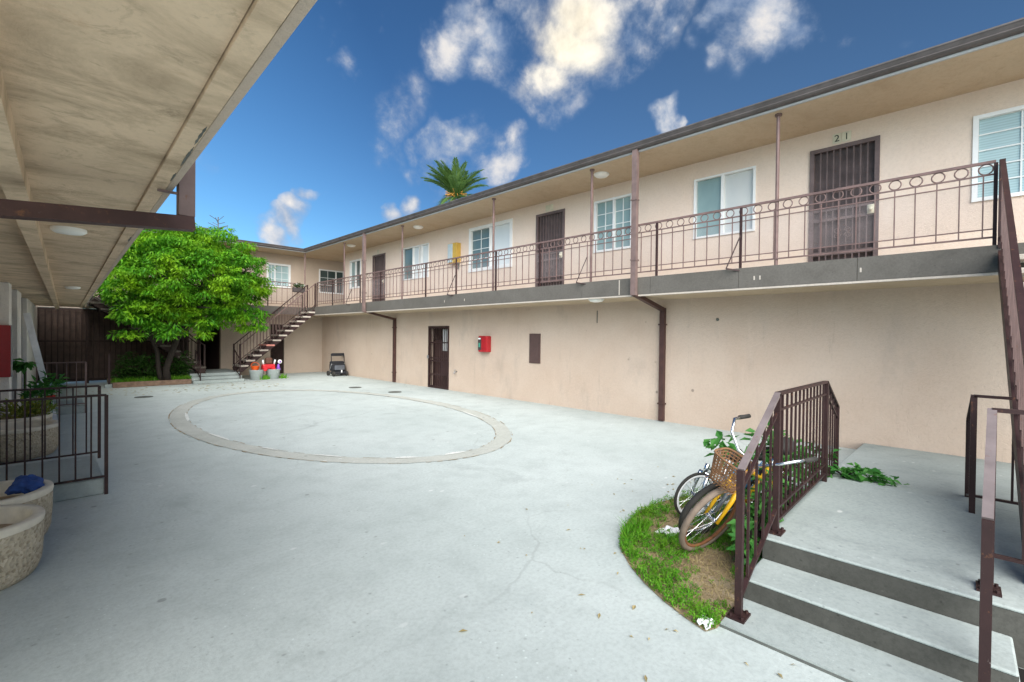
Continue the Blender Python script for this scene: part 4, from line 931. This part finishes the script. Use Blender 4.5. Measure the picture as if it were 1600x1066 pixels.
def wheel(parent, C, d, up, Rr, tyre, rim, tr=.024):
    nrm = d.cross(up).normalized()
    w = MB().ring(C, d, up, Rr - tr, tr, 44, 8).build('wheel', tyre, parent, True)
    r = MB(); r.ring(C, d, up, Rr - tr * 2.1, tr * (.55 if rim != 'white_rim' else 1.15), 44, 8)
    r.build('rim', rim, w, True)
    s = MB(); s.tube([C - nrm * .045, C + nrm * .045], .02, 8)
    for k in range(24):
        a = 2 * math.pi * k / 24; e = C + (d * math.cos(a) + up * math.sin(a)) * (Rr - tr * 2); s.tube([C + nrm * (.03 if k % 2 else -.03), e], .0016, 4)
    s.build('spokes', 'chrome', w)
def axes(head, lean):
    d = Vector((math.cos(head), math.sin(head), 0)); up = Vector((math.sin(lean) * math.sin(head), -math.sin(lean) * math.cos(head), math.cos(lean)))
    return d, up
def bicycle(label, C, Rr, headw, headf, lean, paint, tyre, rim, fork, k=1.0, basket=False, bar='chrome', seat='rubber', fender=None, wb=1.05, tr=.024):
    C = Vector(C); dw, uw = axes(headw, lean); df, uf = axes(headf, lean); nf = df.cross(uf).normalized(); nw = dw.cross(uw).normalized()
    t = thing('bicycle', (C.x + .4, C.y, 0), label, 'bicycle', None)
    P = lambda a, u, n=0: C + df * a * k + uf * (u * k) + nf * n * k
    crown = P(.12, .355); top = P(.17, .50)
    wheel(t, C, dw, uw, Rr, tyre, rim, tr)
    rear = P(wb, 0); wheel(t, rear, df, uf, Rr, tyre, rim, tr)
    f = MB()
    for s in (-.055, .055): f.tube([C + nw * s, C.lerp(crown, .55) + nw * s, crown + nf * s * .7], [.012, .019, .020], 8)
    f.tube([crown - nf * .05, crown + nf * .05], .018, 8); f.build('fork', fork, t, True)
    fr_ = MB(); bb = P(.58, -.03); st = P(.74, .36); sp = P(.80, .50)
    fr_.tube([crown, top], .022, 8); fr_.tube([P(.15, .45), P(.42, .34), P(.62, .25), P(.72, .22)], .017, 8); fr_.tube([P(.15, .42), P(.36, .16), bb], .019, 8); fr_.tube([bb, st], .017, 8)
    for s in (-.05, .05): fr_.tube([bb, rear + nf * s], .011, 6); fr_.tube([st, rear + nf * s], .010, 6)
    fr_.build('frame', paint, t, True)
    MB().tube([st, sp], .013, 8).build('seat_post', 'chrome', t)
    sd = MB(); q0 = sp + uf * .03
    sd.tube([q0 - df * .15, q0 - df * .05, q0 + df * .05, q0 + df * .12], [.02, .035, .08, .06], 10); sd.build('saddle', seat, t, True)
    if bar is None: return t
    h = MB(); stem = P(.17, .52); h.tube([top, stem], .013, 8)
    for s in (-1, 1): h.tube([stem, stem + nw * s * .10 + uw * .02 - dw * .02, stem + nw * s * .2 + uw * .12 - dw * .03, stem + nw * s * .27 + uw * .19 + dw * .05, stem + nw * s * .28 + uw * .19 + dw * .22], .0115, 8)
    h.build('handlebar', bar, t, True)
    for s in (-1, 1): MB().tube([stem + nw * s * .28 + uw * .19 + dw * .13, stem + nw * s * .283 + uw * .19 + dw * .26], .018, 8).build('grip', 'rubber', t, True)
    c = MB(); c.ring(bb + nf * .05, df, uf, .085 * k, .008, 20, 5); c.tube([bb + nf * .06, bb + nf * .07 + uf * .15 * k - df * .05], .01, 6); c.tube([bb - nf * .06, bb - nf * .07 - uf * .15 * k + df * .05], .01, 6)
    c.box(*(bb + nf * .11 + uf * .15 * k - Vector((.04, .04, .012))), *(bb + nf * .11 + uf * .15 * k + Vector((.04, .04, .012)))); c.build('crank', 'chrome', t)
    if fender:
        m = MB(); prev = None; o = len(m.v)
        for i in range(13):
            a = R(62) + R(34) * i / 12
            for s in (-.032, 0, .032): m.v.append(tuple(C + (dw * math.cos(a) + uw * math.sin(a)) * (Rr + .018 - abs(s) * .35) + nw * s))
        for i in range(12):
            for j in range(2): m.f.append((i * 3 + j, i * 3 + j + 1, i * 3 + j + 4, i * 3 + j + 3))
        m.build('fender', fender, t, True)
    if basket:
        b = MB(); bc = P(.0, .40) - dw * .05
        def bp(a, q):
            w_, d_ = .095 + .035 * q, .08 + .025 * q; ca, sa = math.cos(a), math.sin(a); r_ = 1 / max(abs(ca) ** 4 + abs(sa) ** 4, 1e-6) ** .25
            return bc + nw * (w_ * ca * r_) + dw * (d_ * sa * r_ - .03) + uw * (.20 * q - .03)
        for q in np.linspace(0, 1, 9): b.tube([bp(2 * math.pi * i / 28, q) for i in range(28)], .0045 if q < .99 else .009, 5, closed=True)
        for i in range(28): b.tube([bp(2 * math.pi * i / 28, 0), bp(2 * math.pi * (i + .4) / 28, 1)], .0035, 4); b.tube([bp(2 * math.pi * (i + .4) / 28, 0), bp(2 * math.pi * i / 28, 1)], .0035, 4)
        for k2 in range(-4, 5): b.tube([bc + nw * k2 * .025 - dw * .12 - uw * .05, bc + nw * k2 * .025 + dw * .06 - uw * .05], .0035, 4)
        b.build('basket', 'wicker', t)
    return t
bicycle('yellow cruiser bicycle with a wicker basket leaning on the handrail', (3.62, 1.36, .292), .32, -.28, -.10, .42, 'yellow_paint', 'rubber_tan', 'rust', 'yellow_paint', 1.0, True, 'chrome', 'rubber', 'yellow_paint')
bicycle('blue bicycle with black tyres squeezed behind the yellow one', (3.86, 1.475, .272), .30, -.34, -.14, .45, 'blue_paint', 'rubber', 'chrome', 'steel_grey', .80, False, None)
bicycle('small white bicycle with white wheel rims at the back of the row', (4.24, 1.74, .228), .232, -.48, -.2, .2, 'chrome', 'rubber', 'white_rim', 'chrome', .60, False, None, wb=1.0, tr=.015)
g = MB()
for _ in range(420):
    q = rnd.random()
    if q < .6: x, y = rnd.uniform(1.6, 5.8), rnd.uniform(.4, 3.2)
    else: x, y = rnd.uniform(.6, 5.6), rnd.uniform(15.6, 18.0)
    if inside(x, y) or (x > 2.75 and y < .99): continue
    if q < .6 and rnd.random() > math.exp(-2.2 * min(math.hypot(x - a, y - b) for a, b in bed)): continue
    a = rnd.uniform(0, 6.28); l = rnd.uniform(.008, .03) * (1 if q < .6 else 2.2); w = l * rnd.uniform(.2, .6); ca, sa = math.cos(a), math.sin(a)
    g.add([(x - l * ca, y - l * sa, .004), (x + w * sa, y - w * ca, .010), (x + l * ca, y + l * sa, .006), (x - w * sa, y + w * ca, .013)], [(0, 1, 2, 3)])
tag(g.build('leaf_litter', 'dry_grass'), 'scattered dry leaf bits on the paving around the bed and tree', 'leaf litter', kind='stuff')
# litter
def litter(x, y, s, label):
    m = MB(); n = 5
    for j in range(n):
        for i in range(n): m.v.append((x + (i / (n - 1) - .5) * s * rnd.uniform(.85, 1.15), y + (j / (n - 1) - .5) * s * .7 * rnd.uniform(.85, 1.15), .012 + rnd.uniform(0, .035)))
    for j in range(n - 1):
        for i in range(n - 1): k = j * n + i; m.f.append((k, k + 1, k + n + 1, k + n))
    o = m.build('litter', 'paper', base=(x, y, 0)); md = o.modifiers.new('solid', 'SOLIDIFY'); md.thickness = .006; tag(o, label, 'litter')
litter(2.72, 1.04, .10, 'scrap of white paper at the tip of the grass patch'); litter(3.78, 1.78, .2, 'crumpled white plastic bag in the grass by the wheels')

# ------------------------------------------------------------------ world: sky with clouds
def ray(px, py):
    yaw, pit, rol, F = R(45.59), R(-.56), R(.63), 714.2
    f = Vector((math.sin(yaw) * math.cos(pit), math.cos(yaw) * math.cos(pit), math.sin(pit))); r0 = Vector((math.cos(yaw), -math.sin(yaw), 0)); u0 = r0.cross(f)
    r = r0 * math.cos(rol) + u0 * math.sin(rol); u = -r0 * math.sin(rol) + u0 * math.cos(rol)
    return f, r, u, (f + r * (px - 800) / F + u * (533 - py) / F)
SUN_EL, SUN_AZ = R(36), R(216)     # azimuth measured from +Y towards +X
sd = Vector((math.sin(SUN_AZ) * math.cos(SUN_EL), math.cos(SUN_AZ) * math.cos(SUN_EL), math.sin(SUN_EL)))
w = bpy.data.worlds.new('World'); sc.world = w; w.use_nodes = True; nt = w.node_tree
bg = nt.nodes['Background']
sky = N(nt, 'ShaderNodeTexSky', sky_type='NISHITA'); sky.sun_disc = False; sky.sun_elevation = SUN_EL; sky.sun_rotation = SUN_AZ
sky.altitude = 0; sky.air_density = 1.0; sky.dust_density = .6; sky.ozone_density = 3.0
SKY_S = .060
tc = N(nt, 'ShaderNodeTexCoord'); D = tc.outputs['Generated']
wn = N(nt, 'ShaderNodeTexNoise'); wn.inputs['Scale'].default_value = 6; wn.inputs['Detail'].default_value = 4; L(nt, D, wn.inputs['Vector'])
wa = N(nt, 'ShaderNodeVectorMath', operation='MULTIPLY_ADD'); L(nt, wn.outputs['Color'], wa.inputs[0]); wa.inputs[1].default_value = (.20, .20, .20); L(nt, D, wa.inputs[2])
wb_ = N(nt, 'ShaderNodeVectorMath', operation='SUBTRACT'); L(nt, wa.outputs[0], wb_.inputs[0]); wb_.inputs[1].default_value = (.10, .10, .10)
DW = wb_.outputs[0]
clouds = [(885, 50, 100, 1.25), (855, 125, 62, 1.05), (905, 0, 85, 1.3), (875, 165, 42, .75), (920, 110, 50, .8), (985, 20, 62, .55), (1035, 10, 45, .4),
  (1195, 20, 72, 1.15), (1230, 48, 48, 1.15), (1140, 5, 55, .85), (1185, 85, 40, .55), (1295, 62, 32, .35), (800, 100, 50, .4),
  (715, 62, 46, .75), (770, 68, 46, .75), (680, 78, 30, .45), (555, 52, 36, .8), (592, 62, 22, .7), (545, 105, 30, .8), (565, 128, 20, .45),
  (750, 185, 22, .85), (728, 222, 36, .9), (690, 218, 32, .75), (792, 230, 30, .95), (765, 240, 30, .75), (660, 228, 26, .5), (648, 265, 28, .45), (690, 255, 34, .5),
  (1045, 188, 32, 1.4), (1085, 186, 14, 1.0), (480, 320, 18, 1.05), (458, 342, 25, 1.05), (430, 362, 26, 1.0), (402, 382, 26, .9), (635, 322, 20, 1.05), (603, 345, 18, .95), (700, 300, 30, .45),
  (605, 215, 55, .28), (1430, 65, 35, .2), (640, 140, 50, .2), (560, 0, 60, .3), (740, 5, 40, .35), (300, 250, 60, .15)]
acc = None; core = None
for i, (px, py, rr, wt) in enumerate(clouds):
    f, r, u, d = ray(px, py); ln = d.length; c = d.normalized(); rad = 1.5 * rr / 714.2 / (ln ** 1.5)
    ds = N(nt, 'ShaderNodeVectorMath', operation='DISTANCE'); L(nt, DW, ds.inputs[0]); ds.inputs[1].default_value = c
    m = N(nt, 'ShaderNodeMapRange'); m.inputs[1].default_value = 0; m.inputs[2].default_value = rad; m.inputs[3].default_value = wt; m.inputs[4].default_value = 0; L(nt, ds.outputs['Value'], m.inputs[0])
    acc = m.outputs[0] if acc is None else math_(nt, 'MAXIMUM', acc, m.outputs[0])
    if i < 5: core = m.outputs[0] if core is None else math_(nt, 'MAXIMUM', core, m.outputs[0])
fbm = noise(nt, D, 7, 12, .60, .15); fine = noise(nt, D, 24, 7, .66, .1)
of = N(nt, 'ShaderNodeVectorMath', operation='ADD'); L(nt, D, of.inputs[0]); of.inputs[1].default_value = (-.02, .012, .034)
fbm2 = noise(nt, of.outputs[0], 7, 12, .60, .15)
lit = fr(nt, math_(nt, 'SUBTRACT', fbm, fbm2), -.11, .11)
dn = math_(nt, 'ADD', acc, math_(nt, 'MULTIPLY', math_(nt, 'SUBTRACT', fbm, .5), 2.6)); dn = math_(nt, 'ADD', dn, math_(nt, 'MULTIPLY', math_(nt, 'SUBTRACT', fine, .5), .5))
dn = math_(nt, 'MULTIPLY', dn, fr(nt, acc, 0, .2))
cov = N(nt, 'ShaderNodeMapRange', interpolation_type='SMOOTHSTEP'); cov.inputs[1].default_value = .06; cov.inputs[2].default_value = .92; L(nt, dn, cov.inputs[0])
CE = .53
ccol = ramp(nt, math_(nt, 'ADD', fr(nt, dn, .1, 1.5, 0, .72), math_(nt, 'MULTIPLY', lit, .38)), [(.0, (.20 * CE, .33 * CE, .58 * CE)), (.4, (.46 * CE, .54 * CE, .68 * CE)), (.72, (.84 * CE, .83 * CE, .84 * CE)), (1, (1.18 * CE, 1.08 * CE, .95 * CE))])
ccol = mix(nt, fr(nt, core, .35, 1.1), ccol, mix(nt, lit, (.98 * CE, .88 * CE, .70 * CE), (1.42 * CE, 1.30 * CE, 1.04 * CE)))
hs = N(nt, 'ShaderNodeHueSaturation'); hs.inputs['Saturation'].default_value = 1.12; L(nt, sky.outputs[0], hs.inputs['Color'])
skyc = mix(nt, 1.0, hs.outputs[0], (SKY_S, SKY_S, SKY_S), 'MULTIPLY')
dl = N(nt, 'ShaderNodeVectorMath', operation='DOT_PRODUCT'); L(nt, D, dl.inputs[0]); dl.inputs[1].default_value = (-.62, .70, -.35)
skyc = mix(nt, 1.0, skyc, ramp(nt, fr(nt, dl.outputs['Value'], -.45, .75), [(0, (.80, .88, .92)), (.45, (.62, .86, 1.02)), (1, (1.30, 1.86, 2.0))]), 'MULTIPLY')
fin = mix(nt, math_(nt, 'MULTIPLY', cov.outputs[0], .95), skyc, ccol)
L(nt, fin, bg.inputs[0]); bg.inputs[1].default_value = 1.0

sl = bpy.data.lights.new('sun', 'SUN'); sl.energy = 5.0; sl.angle = R(72); sl.color = (1.0, .96, .90)
so = bpy.data.objects.new('sun', sl); COL.objects.link(so); so.rotation_euler = sd.to_track_quat('Z', 'Y').to_euler(); so.location = (0, 0, 20)

# ------------------------------------------------------------------ camera
cd = bpy.data.cameras.new('camera'); cam = bpy.data.objects.new('camera', cd); COL.objects.link(cam); sc.camera = cam
cd.sensor_width = 36; cd.lens = 36 * 714.2 / 1600; cd.clip_start = .02; cd.clip_end = 500
f, r, u, _ = ray(800, 533)
mw = Matrix((r, u, -f)).transposed().to_4x4(); mw.translation = (0, 0, 1.69); cam.matrix_world = mw
sc.view_settings.view_transform = 'Standard'; sc.view_settings.look = 'None'; sc.view_settings.exposure = .84; sc.view_settings.gamma = 1
sc.cycles.max_bounces = 8; sc.cycles.diffuse_bounces = 5; sc.cycles.transparent_max_bounces = 12
